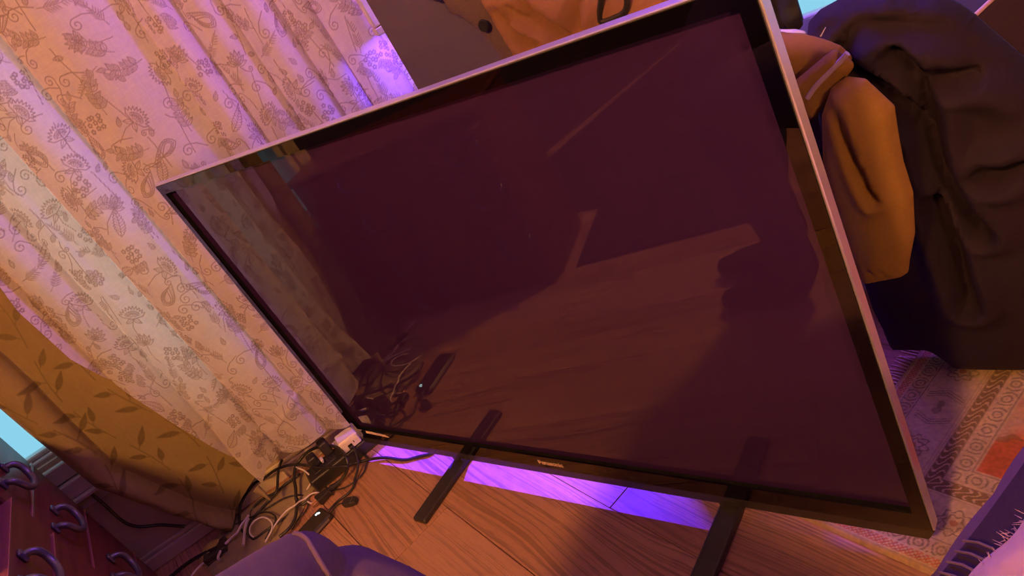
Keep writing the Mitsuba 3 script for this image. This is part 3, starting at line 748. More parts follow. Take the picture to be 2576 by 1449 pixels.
part(tv, 'silver_frame', fr, 'silver_metal', label='thin silver frame')
part(tv, 'frame_groove', cat(cbox((0.002, 0.0201, TT - 0.004), (TW - 0.002, 0.0225, TT - 0.001), 0.0008), cbox((TW - 0.004, 0.0201, TB), (TW - 0.001, 0.0225, TT - 0.002), 0.0008)), 'black_plastic')
lip = m3.Manifold.hull_points(np.array([[0.012, y, 0.041] for y in (0.0, 0.016)] + [[TW - 0.011, y, 0.041] for y in (0.0, 0.016)] + [[0.002, y, TB] for y in (0.0, 0.020)] + [[TW - 0.0005, y, TB] for y in (0.0, 0.020)], np.float32))
part(tv, 'bottom_lip', tm(lip), 'black_plastic')
part(tv, 'back_cover', cat(cbox((0.012, 0.0128, TB + 0.002), (TW - 0.012, 0.0205, TT - 0.006), 0.002), cbox((0.10, 0.0205, 0.16), (TW - 0.10, 0.045, TT - 0.08), 0.01)), 'black_satin')
lg = meshkit.text_mesh('Panasonic', 0.0095, 0.0008, bold=True)
lv = np.array(lg.vertices)
wl = lv[:, 0].max()
lgm = trimesh.Trimesh(np.c_[0.603 + lv[:, 0] * (0.062 / wl), -0.0002 - lv[:, 2], 0.0705 + lv[:, 1]], lg.faces, process=False)
part(tv, 'logo', lgm, 'logo_gold', label='small gold maker name on the bottom bezel')
tr = Polygon([(0.050, 0.0805), (0.054, 0.0890), (0.075, 0.0885), (0.092, 0.0865), (0.108, 0.0862), (0.120, 0.0842), (0.127, 0.0848), (0.133, 0.0800), (0.138, 0.0778), (0.131, 0.0765), (0.110, 0.0775), (0.085, 0.0785)])  # cream strip standing in for the lit baseboard mirrored in the bezel
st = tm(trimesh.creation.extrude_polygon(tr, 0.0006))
part(tv, 'painted_reflection', trimesh.Trimesh(np.c_[st.vertices[:, 0], -0.0002 - st.vertices[:, 2], st.vertices[:, 1]], st.faces, process=False), 'cream_matte', label='cream strip painted as the baseboard reflection at the lower left corner')
for x in (0.325, 0.972):
    foot = cat(rbox((x - 0.0195, -0.148, 0.0), (x + 0.0195, 0.185, 0.014), 0.005))
    fk = part(tv, 'foot', foot, 'black_satin', smooth=40)
    part(fk, 'bracket', cat(cbox((x - 0.015, 0.010, 0.012), (x + 0.015, 0.019, 0.075), 0.002), cbox((x - 0.015, 0.0206, 0.012), (x + 0.015, 0.034, 0.20), 0.003)), 'black_satin')

# ------------------------------------------------------------------ violet lamps behind the television
wl_ = thing('wall_lamp', 'white box lamp on the curtain with violet light below it', 'lamp')
part(wl_, 'housing', cbox((0.572, 0.014, 0.852), (0.640, 0.052, 1.25), 0.003, FA), 'lamp_white')
part(wl_, 'end_cap', cbox((0.570, 0.012, 0.834), (0.642, 0.054, 0.850), 0.002, FA), 'frame_paint', label='grey end cap')
qd = np.array([[0.578, 0.018, 0.8335], [0.634, 0.018, 0.8335], [0.634, 0.048, 0.8335], [0.578, 0.048, 0.8335]])
scene[wl_ + '__light'] = {**mikit.ply(trimesh.Trimesh(xf(FA, qd), [[0, 1, 2], [0, 2, 3]], process=False), 'lamp_white'), 'emitter': {'type': 'area', 'radiance': rgb(*[LED_UNDER * c for c in (0.10, 0.03, 1.0)])}}
cl_ = thing('corner_lamp', 'violet light tube standing on the window seat behind the grey chair', 'lamp')
CLX, CLY = 0.95, 0.945
part(cl_, 'base', tm(m3.Manifold.cylinder(0.018, 0.06, 0.05, 40).translate([CLX, CLY, 0.3555])), 'black_satin', smooth=40)
part(cl_, 'stem', tube([[CLX, CLY, 0.372], [CLX, CLY, 0.7], [CLX, CLY, 1.20]], 0.010, 14), 'black_satin', smooth=50)
scene[cl_ + '__tube'] = {**mikit.ply(tube([[CLX, CLY, 1.20], [CLX, CLY, 1.5], [CLX, CLY, 1.95]], 0.016, 20), 'lamp_white', smooth=50), 'emitter': {'type': 'area', 'radiance': rgb(*[CORNER * c for c in (0.16, 0.035, 1.0)])}}
SP, SPT = np.array([0.235, 0.325, 0.335]), np.array([0.37, -0.02, 0.0])
sp = thing('spot_lamp', 'small black violet spot lamp on a stem behind the television', 'lamp')
dv = (SPT - SP) / np.linalg.norm(SPT - SP)
part(sp, 'stem', tube([[SP[0], SP[1] + 0.02, 0.0], [SP[0], SP[1] + 0.02, 0.15], [SP[0], SP[1] + 0.012, 0.325]], 0.006, 10), 'black_satin')
part(sp, 'base', tm(m3.Manifold.cylinder(0.012, 0.05, 0.045, 32).translate([SP[0], SP[1] + 0.02, 0.0])), 'black_satin', smooth=40)
part(sp, 'head', tube([SP - dv * 0.05, SP - dv * 0.03, SP - dv * 0.006], [0.018, 0.020, 0.022], 20), 'black_satin', smooth=40)
scene['spot_lamp_beam'] = {'type': 'spot', 'to_world': T().look_at(origin=SP.tolist(), target=SPT.tolist(), up=[0, 0, 1]), 'intensity': rgb(*[LED_SPOT * c for c in (0.055, 0.012, 1.0)]), 'cutoff_angle': 41.0, 'beam_width': 39.5}

# ------------------------------------------------------------------ rug
def rug_color(e, f):
    """e, f: metres from the near and the left edge"""
    d = np.minimum(e, f)
    along = np.where(e < f, f, e)
    n1 = meshkit.fbm(np.stack([e * 14, f * 14, 0 * e], -1), 4, 31)
    n2 = meshkit.fbm(np.stack([e * 60, f * 60, 0 * e], -1), 3, 32)
    n3 = meshkit.noise(np.stack([e * 260, f * 260, 0 * e], -1), 33)
    beige, tan, dark, red = (np.array(c) for c in ((0.56, 0.40, 0.25), (0.45, 0.29, 0.16), (0.15, 0.085, 0.05), (0.46, 0.115, 0.05)))
    c = beige * np.ones(d.shape + (1,)) * (0.85 + 0.3 * n1)[..., None]
    def lay(m, k):
        nonlocal c
        m = np.clip(m, 0, 1)[..., None]
        c = c * (1 - m) + k * m
    def band(a, b, s=0.0012):
        return np.clip((d - a) / s, 0, 1) * np.clip((b - d) / s, 0, 1)
    lay(band(-1, 0.009), tan)
    dots = (np.sin(along * 2 * np.pi / 0.007) * np.sin((d - 0.009) * 2 * np.pi / 0.006) > -0.2)
    lay(band(0.010, 0.024) * dots * 0.9, red)
    cell = np.abs(((along / 0.030) % 1) - 0.5) * 0.030
    rr = np.hypot(cell, d - 0.037)
    lay(band(0.026, 0.048) * 0.5, tan)
    lay(band(0.026, 0.048) * (np.sin(rr * 2 * np.pi / 0.0065 + 5 * n2) > 0.2) * 0.7, dark)
    lay(band(0.049, 0.0515), dark * 1.4)
    # main border: rosettes between outlined lozenges
    per = 0.17
    q = ((along + 0.065) / per) % 1
    x = (q - 0.5) * per
    y = d - 0.084
    r = np.hypot(x, y)
    th = np.arctan2(y, x)
    lay(band(0.053, 0.116) * (np.abs(r - 0.020 - 0.003 * np.cos(8 * th)) < 0.0013) * 0.75, dark)
    lay(band(0.053, 0.116) * (np.abs(r - 0.012 - 0.002 * np.cos(6 * th)) < 0.0014) * 0.75, dark)
    lay(band(0.053, 0.116) * (r < 0.005) * 0.8, red * 0.7)
    lay(band(0.053, 0.116) * (r < 0.022) * (n2 > 0.52) * 0.35, dark)
    xe = np.abs(x)
    trap = np.abs(xe - 0.052 - 0.45 * np.abs(y))
    lay(band(0.058, 0.112) * (trap < 0.0011) * 0.8, dark)
    lay(band(0.058, 0.112) * (np.abs(trap - 0.005) < 0.0009) * 0.7, dark)
    lay(band(0.062, 0.108) * (np.hypot(xe - 0.078, y * 1.4) < 0.009 + 0.012 * (n2 - .5)) * 0.6, dark)
    lay(band(0.054, 0.115) * (n1 > 0.62) * 0.3, tan * 0.6)
    for a in (0.1165, 0.1205):
        lay(band(a, a + 0.0016), dark * 1.3)
    lay(band(0.124, 0.148), dark * 1.15)
    sw = np.sin(along * 2 * np.pi / 0.026 + 2.2 * np.sin((d - 0.124) * 2 * np.pi / 0.024) + 1.5 * n2)
    lay(band(0.1255, 0.1465) * (np.abs(sw) < 0.42), beige * 0.9)
    lay(band(0.149, 0.152), beige)
    cell = np.abs(((along / 0.034) % 1) - 0.5) * 0.034
    rr = np.hypot(cell, d - 0.1625)
    lay(band(0.152, 0.173) * (np.sin(rr * 2 * np.pi / 0.007 + 4 * n2) > 0.3) * 0.65, dark)
    lay(band(0.174, 0.177), dark * 1.6)
    m = np.clip((d - 0.178) / 0.002, 0, 1)
    fld = red * (0.75 + 0.7 * n1)[..., None] * (1 - 0.75 * np.clip((n1 - 0.45) * 5, 0, 1))[..., None] + beige * (0.75 * np.clip((n1 - 0.45) * 5, 0, 1))[..., None]
    motif = (np.sin(e * 38 + 3 * n1 * 3) * np.sin(f * 38 + 2 * n2) > 0.62)
    fld = fld * (1 - 0.55 * motif)[..., None] + dark * 0.55 * motif[..., None]
    c = c * (1 - m[..., None]) + fld * m[..., None]
    return np.clip(c * (0.78 + 0.30 * n3 + 0.22 * (n2 - 0.5))[..., None], 0.01, 1)

RU, RV = 1.030, 0.322
ue = np.r_[np.linspace(0, 0.50, 330), np.linspace(0.52, 1.5, 40)]
ve = np.r_[np.linspace(0, 0.55, 360), np.linspace(0.57, 1.1, 25)]
F_, E_ = np.meshgrid(ue, ve, indexing='ij')
rc = rug_color(E_, F_)
ed = np.minimum(np.minimum(E_, F_), np.minimum(ue[-1] - F_, ve[-1] - E_))
zt = 0.0012 + 0.006 * np.clip(ed / 0.004, 0, 1) + 0.0008 * meshkit.noise(np.stack([E_ * 300, F_ * 300, 0 * E_], -1), 41)
rk = thing('rug', 'flat oriental rug with beige flower border and red field under the television', 'rug')
part(rk, 'pile', (xf(FR, np.c_[(RU + F_).ravel(), (RV + E_).ravel(), zt.ravel()]), grid_faces(len(ue), len(ve))), 'rug_pile', smooth=True, color=rc.reshape(-1, 3))
tass = []
for i in range(150):
    y = RV + 0.004 + 0.0072 * i
    a = rng.uniform(-.5, .5)
    tass.append(tube(xf(FR, [[RU + 0.001, y, 0.003], [RU - 0.012, y + 0.004 * a, 0.003], [RU - 0.028, y + 0.012 * a, 0.0016]]), 0.0012, 5))
part(rk, 'fringe', cat(*tass), 'cream_matte', kind='stuff')

# ------------------------------------------------------------------ chair behind the television, and the clothes on it
ch = thing('armchair', 'grey upholstered chair back behind the television with jackets on it', 'chair')
part(ch, 'backrest', rbox((0.468, 0.335, 0.50), (1.05, 0.43, 1.12), 0.008, seg=24), 'chair_cloth', smooth=40)
part(ch, 'seat', rbox((0.50, 0.455, 0.36), (1.03, 0.86, 0.48), 0.025), 'chair_cloth', smooth=40)
for x, y in ((0.53, 0.40), (1.00, 0.40), (0.53, 0.82), (1.00, 0.82)):
    part(ch, 'leg', tube([[x, y, 0.0], [x, y, 0.2], [x, y, 0.37]], [0.013, 0.017, 0.020], 12), 'cherry_wood', smooth=40)
part(ch, 'rear_panel', cbox((0.486, 0.425, 0.40), (1.035, 0.452, 0.60), 0.004), 'chair_cloth')

EX, EZ, NF = [1, 0, 0], [0, 0, 1], [0, -1, 0]
def clothes(poly, y, **kw):
    return puffy(D[poly], [0, y, 0], EX, EZ, NF, **kw)

dj = thing('denim_jacket', 'grey brown jacket with a dark button hanging on the grey chair back', 'jacket')
part(dj, 'body', clothes('denim', 0.327, thick=0.016, edge=0.02, wr=0.006, ws=14, grid=0.007, seed=2), 'denim_cloth', smooth=True)
bx, bz = D['denim_button'][0]
bt = tm(m3.Manifold.cylinder(0.004, 0.0105, 0.0090, 24))
part(dj, 'button', trimesh.Trimesh(np.c_[bt.vertices[:, 0] + bx, 0.301 - bt.vertices[:, 2], bt.vertices[:, 1] + bz], bt.faces, process=False), 'black_plastic', smooth=40)
pj = thing('padded_jacket', 'light brown padded jacket heaped on the chair above the television', 'jacket')
part(pj, 'body', clothes('puffer', 0.284, thick=0.045, edge=0.05, creases=D['puffer_cr'], cw=0.009, cd=0.020, wr=0.012, ws=8, grid=0.006, seed=4), 'puffer_cloth', smooth=True)
sx = np.array(D['strap'])
part(pj, 'strap', tube(spline(np.c_[sx[:, 0], np.full(len(sx), 0.240), sx[:, 1]], 60), 0.0045, 10), 'black_plastic', smooth=50, label='black elastic cord')
solo('storage_box', puffy(D['slab'], [0, 0.415, 0], EX, EZ, NF, thick=0.012, edge=0.006, wr=0, grid=0.012, back=1.2), 'black_plastic', 'black box seen behind the upper right corner of the television', 'box', smooth=35)
solo('white_cloth', clothes('white_cloth', 0.36, thick=0.02, edge=0.02, wr=0.004, ws=20, seed=6), 'white_cotton', 'white cloth under the black box and above the tan jacket', 'cloth', smooth=True)
tj = thing('tan_jacket', 'tan jacket with a mauve piped collar lying beside the television', 'jacket')
part(tj, 'body', clothes('tan_body', 0.285, thick=0.03, edge=0.04, wr=0.007, ws=12, seed=8), 'tan_cloth', smooth=True)
part(tj, 'collar', clothes('tan_flap', 0.243, thick=0.010, edge=0.012, wr=0.003, ws=20, grid=0.005, seed=9), 'tan_cloth', smooth=True)
pp = np.array(D['tan_piping'])
part(tj, 'piping', tube(spline(np.c_[pp[:, 0], np.full(len(pp), 0.2325), pp[:, 1]], 40), 0.0035, 10), 'piping_mauve', smooth=50, label='mauve piping')
def cuff(p):
    k = np.clip((0.365 - p[:, 1]) / 0.04, 0, 1)
    return k * 0.004 * np.sin(p[:, 0] * 420 + 3 * np.sin(p[:, 1] * 60)) - 0.008 * np.exp(-((p[:, 1] - 0.325) / 0.008) ** 2)
part(tj, 'sleeve', clothes('sleeve', 0.232, thick=0.030, edge=0.05, creases=D['sleeve_cr'], cw=0.005, cd=0.012, wr=0.004, ws=10, grid=0.005, seed=10, bulge=cuff), 'tan_cloth', smooth=True, label='hanging sleeve with a gathered cuff')
dc = thing('dark_coat', 'large dark coat draped over the chair, hanging down to the rug', 'coat')
D['coat'] = [[a_, max(b_, 0.012)] for a_, b_ in D['coat']]
part(dc, 'body', clothes('coat', 0.375, thick=0.055, edge=0.06, creases=D['coat_cr'], cw=0.010, cd=0.034, wr=0.022, ws=5.5, grid=0.007, seed=12), 'dark_cloth', smooth=True)
part(dc, 'tag', clothes('coat_tag', 0.272, thick=0.003, edge=0.004, wr=0, grid=0.004, rnd=0.0005), 'white_cotton', label='small pale tag')
bn = thing('bench', 'dark upholstered bench with a pale piped edge behind the coat', 'bench')
BD = np.array([math.cos(math.radians(69)), math.sin(math.radians(69)), 0])
FB = frame([1.315, 0.562, 0.0], BD, np.cross(UPV, BD), UPV)
part(bn, 'cushion', rbox((-0.10, 0.0, 0.34), (0.42, 0.26, 0.50), 0.012, FB), 'bench_cloth', smooth=40)
part(bn, 'piping', tube(xf(FB, [[-0.09, 0.004, 0.498], [0.15, 0.004, 0.499], [0.41, 0.004, 0.498]]), 0.0035, 8), 'bench_piping', smooth=50, label='pale piping')
part(bn, 'base', cbox((-0.09, 0.01, 0.04), (0.41, 0.25, 0.34), 0.004, FB), 'bench_cloth')
for a, b in ((-0.06, 0.04), (0.38, 0.04), (-0.06, 0.22), (0.38, 0.22)):
    part(bn, 'leg', tube(xf(FB, [[a, b, 0.0085], [a, b, 0.02], [a, b, 0.045]]), 0.014, 10), 'black_satin')

# ------------------------------------------------------------------ chest of drawers, lower left
DD, DN = np.array([0.956, -0.293, 0.0]), np.array([0.293, 0.956, 0.0])
FD = frame([-0.42, -0.471, 0.0], DD, DN, UPV)
cd = thing('chest_of_drawers', 'dark cherry chest of drawers with black bail handles beside the olive curtain', 'chest of drawers')
part(cd, 'body', cbox((0.0, -0.30, 0.0), (0.66, -0.022, 0.545), 0.003, FD), 'cherry_wood')
part(cd, 'top', cbox((-0.008, -0.305, 0.545), (0.67, 0.016, 0.562), 0.005, FD), 'cherry_wood')
rows = [(0.012, 0.098), (0.102, 0.268), (0.272, 0.436), (0.440, 0.542)]
def bail(parent, x, z, y):
    pts = [[x - 0.045, y + 0.004, z + 0.012], [x - 0.048, y + 0.020, z + 0.004], [x - 0.040, y + 0.026, z - 0.022], [x - 0.015, y + 0.028, z - 0.036], [x + 0.015, y + 0.028, z - 0.036], [x + 0.040, y + 0.026, z - 0.022], [x + 0.048, y + 0.020, z + 0.004], [x + 0.045, y + 0.004, z + 0.012]]
    ros = [cbox((x + q - 0.010, y - 0.001, z + 0.001), (x + q + 0.010, y + 0.008, z + 0.024), 0.003, FD) for q in (-0.045, 0.045)]
    hk = part(parent, 'handle', cat(tube(xf(FD, spline(pts, 40)), 0.0068, 10), *ros), 'handle_metal', smooth=50, label='black bail handle')
for z0, z1 in rows:
    for x0, x1, y in ((0.006, 0.336, 0.0), (0.344, 0.656, 0.012)):
        zs = (z0, z1) if y == 0 else (z0 - 0.0, z1 - 0.0)
        if y and z1 > 0.05:
            zs = (z0 - 0.035, z1 - 0.037) if z0 > 0.1 else (z0, z1 - 0.037)
        dk = part(cd, 'drawer', cbox((x0, -0.022, zs[0]), (x1, y, zs[1]), 0.004, FD), 'cherry_wood')
        xm = 0.229 if y == 0 else 0.60
        if zs[1] - zs[0] > 0.05:
            bail(dk, xm, 0.5 * (zs[0] + zs[1]) + 0.012, y)
    part(cd, 'rail', cbox((0.002, -0.022, z1 + 0.0003), (0.342, 0.0015, z1 + 0.0035), 0.0006, FD), 'cherry_edge')
    part(cd, 'rail', cbox((0.345, -0.022, z1 - 0.0368), (0.658, 0.014, z1 - 0.0354 + 0.001), 0.0006, FD), 'cherry_edge')

# ------------------------------------------------------------------ corner of cables
def cord(name, data, r, mat_, label, group=None, n=None, ends=()):
    p = np.array(D[data])
    p[:, 2] = np.maximum(p[:, 2], r)
    L_ = np.linalg.norm(np.diff(p, axis=0), axis=1).sum()
    q = spline(p, max(24, int(L_ / 0.004)))
    q[:, 2] = np.maximum(q[:, 2], r * 0.98)
    return solo(name, tube(q, r, 10), mat_, label, 'cable', smooth=50, group=group)

# cloth on the floor under the cables
def rag(name, poly, mat_, label, seed, h=0.016):
    return solo(name, puffy(poly, [0, 0, 0.002], [1, 0, 0], [0, 1, 0], [0, 0, 1], thick=h * 0.5, edge=0.03, wr=h * 0.55, ws=16, grid=0.006, seed=seed, back=0.0, minw=0.002), mat_, label, 'cloth', smooth=True)
rag('floor_cloth', [(-0.285, -0.205), (-0.22, -0.115), (-0.165, -0.075), (-0.120, -0.105), (-0.098, -0.150), (-0.075, -0.215), (-0.080, -0.285), (-0.110, -0.345), (-0.20, -0.42), (-0.30, -0.40), (-0.33, -0.30)], 'floor_rag', 'olive grey cloth lying crumpled on the floor under the cables', 3, 0.020)
rag('mustard_cloth', [(-0.305, -0.34), (-0.25, -0.315), (-0.225, -0.345), (-0.235, -0.40), (-0.30, -0.41)], 'rag_mustard', 'small mustard cloth beside the tip of the olive curtain', 5, 0.045)

# power strip
PS_A = math.radians(66)
FP = frame([-0.1375, -0.1165, 0.0], np.array([math.cos(PS_A), math.sin(PS_A), 0]), np.array([math.sin(PS_A), -math.cos(PS_A), 0]), UPV)
ps = thing('power_strip', 'black power strip on the floor under the curtain hem', 'power strip')
body = m3.Manifold.batch_hull([m3.Manifold.sphere(0.006, 20).translate([x, y, z]) for x in (0.006, 0.194) for y in (0.006, 0.062) for z in (0.006, 0.032)])
part(ps, 'body', tm(body, FP), 'black_plastic', smooth=40)
for i in range(5):
    x = 0.022 + 0.038 * i
    ok = part(ps, 'outlet', cat(cbox((x, 0.018, 0.0375), (x + 0.026, 0.050, 0.0395), 0.001, FP)), 'black_satin')
    part(ok, 'slot', cat(cbox((x + 0.007, 0.024, 0.0396), (x + 0.0095, 0.033, 0.0400), 0.0001, FP), cbox((x + 0.016, 0.024, 0.0396), (x + 0.0185, 0.033, 0.0400), 0.0001, FP), cbox((x + 0.011, 0.039, 0.0396), (x + 0.015, 0.043, 0.0400), 0.0001, FP)), 'recess_black')
part(ps, 'edge_line', cbox((0.008, 0.0660, 0.0335), (0.192, 0.0672, 0.0350), 0.0004, FP), 'edge_ridge')

# plugs in the strip
def plug_block(name, x, y, mat_, label, h=0.030, w=0.024, l=0.034):
    pk = thing(name, label, 'plug')
    part(pk, 'body', rbox((x, y, 0.0396), (x + w, y + l, 0.0396 + h), 0.005, FP), mat_, smooth=40)
    part(pk, 'strain_relief', tube(xf(FP, [[x + w / 2, y + l * 0.3, 0.055], [x + w / 2, y - 0.008, 0.055], [x + w / 2, y - 0.022, 0.052]]), [0.006, 0.005, 0.0035], 10), mat_, smooth=50)
    return pk
plug_block('black_plug', 0.024, -0.004, 'black_plastic', 'black plug in the near end of the power strip, under the curtain hem')
plug_block('black_plug', 0.066, -0.012, 'black_satin', 'taller black plug in the middle of the power strip beside the white plug', 0.040)
wp = thing('white_plug', 'flat white plug with a pull ring in the power strip', 'plug')
part(wp, 'body', rbox((0.100, 0.000, 0.0400), (0.128, 0.034, 0.054), 0.004, FP), 'white_plastic', smooth=40)
ringp = [[0.098 + 0.020 + 0.020 * math.cos(a), 0.026 + 0.026 * math.sin(a), 0.058] for a in np.linspace(-0.4, math.pi + 0.4, 30)]
part(wp, 'pull_ring', tube(xf(FP, ringp), 0.0030, 10), 'white_plastic', smooth=50)
wc = thing('white_connector', 'small white cable connector lying across the power strip', 'connector')
part(wc, 'body', rbox((0.050, 0.010, 0.041), (0.058, 0.030, 0.048), 0.002, FP), 'white_plastic', smooth=40)
part(wc, 'shell', cbox((0.0515, 0.030, 0.0425), (0.0565, 0.037, 0.0465), 0.0005, FP), 'silver_metal')

# charger
CH = frame([-0.058, -0.012, 0.0], np.array([math.cos(math.radians(66)), math.sin(math.radians(66)), 0]), np.array([math.sin(math.radians(66)), -math.cos(math.radians(66)), 0]), UPV)
wcg = thing('charger', 'white wall charger cube on the power strip at the corner of the television', 'charger')
blk = m3.Manifold.batch_hull([m3.Manifold.sphere(0.004, 16).translate([x, y, z]) for x in (-0.014, 0.030) for y in (-0.012, 0.036) for z in (0.044, 0.066)])
notch = m3.Manifold.cube([0.012, 0.03, 0.014], True).translate([0.004, 0.036, 0.048])
step = m3.Manifold.cube([0.08, 0.020, 0.012], True).translate([0.008, 0.040, 0.072]).rotate([0, 0, 0])
part(wcg, 'body', tm(blk - notch - step, CH), 'white_plastic', smooth=35)
part(wcg, 'port', cbox((0.016, 0.0400, 0.052), (0.018, 0.0405, 0.058), 0.0001, CH), 'port_dark')
uc = thing('usb_connector', 'black cable connector pushed into the white charger', 'connector')
part(uc, 'body', rbox((-0.001, 0.026, 0.0425), (0.009, 0.046, 0.0505), 0.002, CH), 'black_plastic', smooth=40)

cord('black_cable', 'cord_power', 0.0036, 'cord_black', 'thick black cable from under the television across the power strip into a loop')
cord('black_cable', 'cord_loop', 0.0040, 'cord_black', 'thick black cable arching over the power strip to the loose plug')
cord('black_cable', 'cord_wall_a', 0.0033, 'cord_black', 'black cable coming from under the curtain hem, left of the power strip')
cord('black_cable', 'cord_wall_b', 0.0031, 'cord_black', 'black cable from the end of the power strip over the olive grey cloth')
cord('thin_black_cable', 'cord_thin_c', 0.0021, 'cord_black', 'thin black cable curving over the olive grey cloth towards the olive curtain')
cord('thin_black_cable', 'cord_thin_d', 0.0021, 'cord_black', 'thin black cable looping round the white cable ring')
cord('thin_black_cable', 'cord_thin_e', 0.0017, 'cord_black', 'thin black cable along the right edge of the olive grey cloth')
cord('white_cable', 'white_cord', 0.0023, 'cord_white', 'white cable in an S curve from the power strip to the loose plug')
cord('white_cable', 'white_cord_long', 0.0023, 'cord_white', 'white cable from behind the loose plug over the olive grey cloth')
cord('white_cable', 'white_cord_ring', 0.0023, 'cord_white', 'white cable in a round loop on the olive grey cloth')
cord('white_cable', 'white_thick', 0.0034, 'cord_white', 'thicker white cable curving left under the tip of the olive curtain')
cord('white_cable', 'white_short', 0.0036, 'cord_white', 'short thick white cable beside the black loop, going down to the knee')
cord('white_cable', 'thin_white_end', 0.0030, 'cord_white', 'white cable end beside the knee at the bottom edge')
cord('black_cable', 'bank_cord', 0.0028, 'cord_black', 'black cable from the power bank up to the white charger')
cord('thin_black_cable', 'thin_cord', 0.0019, 'cord_black', 'thin black cable from the loose plug along the wood floor to the power strip')
cord('black_cable', 'black_cord_floor', 0.0048, 'cord_black', 'thick black cable under the olive curtain, left of the knee')
cord('black_cable', 'wall_cable', 0.0040, 'cord_black', 'black cable hanging along the wall beneath the olive curtain')

# loose plug with its prongs
pt, pb_ = np.array(D['plug_tip']), np.array(D['plug_back'])
ax = pt - pb_
ax[2] = 0
pl_len = np.linalg.norm(ax)
ax /= pl_len
FPL = frame(np.array([pb_[0], pb_[1], 0.0]), ax, np.cross(UPV, ax), UPV)
lp = thing('loose_plug', 'black mains plug with two brass prongs lying on the wood floor', 'plug')
bd = m3.Manifold.batch_hull([m3.Manifold.sphere(0.0035, 16).translate([x, y, z]) for x, hy, hz in ((0.016, 0.0075, 0.0035), (0.046, 0.0115, 0.0055)) for y in (-hy, hy) for z in (0.0115 - hz, 0.0115 + hz)])
part(lp, 'body', tm(bd, FPL), 'black_plastic', smooth=40)
part(lp, 'collar', rbox((0.011, -0.0145, 0.001), (0.0155, 0.0145, 0.022), 0.0018, FPL), 'black_plastic', smooth=40)
part(lp, 'strain_relief', tube(xf(FPL, [[0.012, 0, 0.0115], [0.0, 0, 0.0105], [-0.018, 0.001, 0.008]]), [0.0075, 0.0066, 0.0045], 12), 'black_satin', smooth=50)
for y in (-0.0063, 0.0063):
    part(lp, 'prong', cbox((0.0475, y - 0.0008, 0.0085), (0.066, y + 0.0008, 0.0148), 0.0004, FPL), 'brass', label='brass prong')

# black cap on its short lead
ca, cb_ = np.array(D['cap_l']), np.array(D['cap_r'])
ax = cb_ - ca
ax[2] = 0
cl = np.linalg.norm(ax)
ax /= cl
FCP = frame(np.array([ca[0], ca[1], 0.0]), ax, np.cross(UPV, ax), UPV)
cp = thing('cable_cap', 'small black cap on a thin lead beside the power bank', 'cap')
part(cp, 'body', tm(m3.Manifold.batch_hull([m3.Manifold.sphere(0.003, 16).translate([x, y, z]) for x, w in ((0.003, 0.005), (0.009, 0.0085), (cl - 0.012, 0.0085), (cl - 0.003, 0.005)) for y in (-w, w) for z in (0.003, 0.010)]), FCP), 'black_satin', smooth=40)
part(cp, 'end_line', cbox((cl - 0.0125, -0.0118, 0.0125), (cl - 0.0115, 0.0118, 0.0136), 0.0003, FCP), 'edge_ridge')
cpl = np.array(D['cap_cord'])
part(cp, 'lead', tube(spline(cpl, 30), 0.0013, 8), 'cord_black', smooth=50)

# power bank
btl, btr, bbr = (np.array(D[k_]) for k_ in ('bank_tl', 'bank_tr', 'bank_r'))
yv = np.array([bbr[0] - btr[0], bbr[1] - btr[1], 0.0])
yv /= np.linalg.norm(yv)
xv = np.array([-yv[1], yv[0], 0.0])
wd = float(abs((btr - btl) @ xv))
FBK = frame(np.array([btr[0], btr[1], 0.0]), yv, -xv if (btl - btr) @ xv < 0 else xv, UPV)
pk = thing('power_bank', 'black power bank with glowing white blue digits on the wood floor beside the knee', 'power bank')
part(pk, 'body', rbox((0.0, 0.0, 0.0005), (0.145, wd, 0.0165), 0.005, FBK), 'black_plastic', smooth=40)
part(pk, 'side_trim', cbox((0.012, -0.0004, 0.006), (0.135, 0.0006, 0.012), 0.0004, FBK), 'edge_ridge')
ledm = []
for i, j in ((0, 0), (0, 1), (1, 0), (1, 1), (1, 2), (2, 1), (2, 2), (3, 2), (3, 1)):
    ledm.append(cbox((0.0115 + 0.0030 * i, wd * 0.62 + 0.0042 * j, 0.0164), (0.0139 + 0.0030 * i, wd * 0.62 + 0.0036 + 0.0042 * j, 0.0168), 0.0001, FBK))
lk = pk + '__display'
scene[lk] = {**mikit.ply(cat(*ledm), 'lamp_white'), 'emitter': {'type': 'area', 'radiance': rgb(1.3, 2.6, 2.7)}}
labels[lk] = {'label': 'glowing white blue display'}

# black adapter under the olive curtain's tip, cardboard edge
AD = np.array(D['black_cord_floor'][0])
ad = thing('power_adapter', 'black power adapter on the floor under the tip of the olive curtain', 'adapter')
FAD = frame([AD[0] + 0.005, AD[1] + 0.01, 0.0], DA, NA, UPV)
part(ad, 'body', rbox((-0.05, -0.030, 0.0), (0.012, 0.018, 0.030), 0.005, FAD), 'black_satin', smooth=40)
part(ad, 'seam', cbox((-0.044, 0.0176, 0.014), (0.006, 0.0184, 0.0155), 0.0003, FAD), 'edge_ridge')

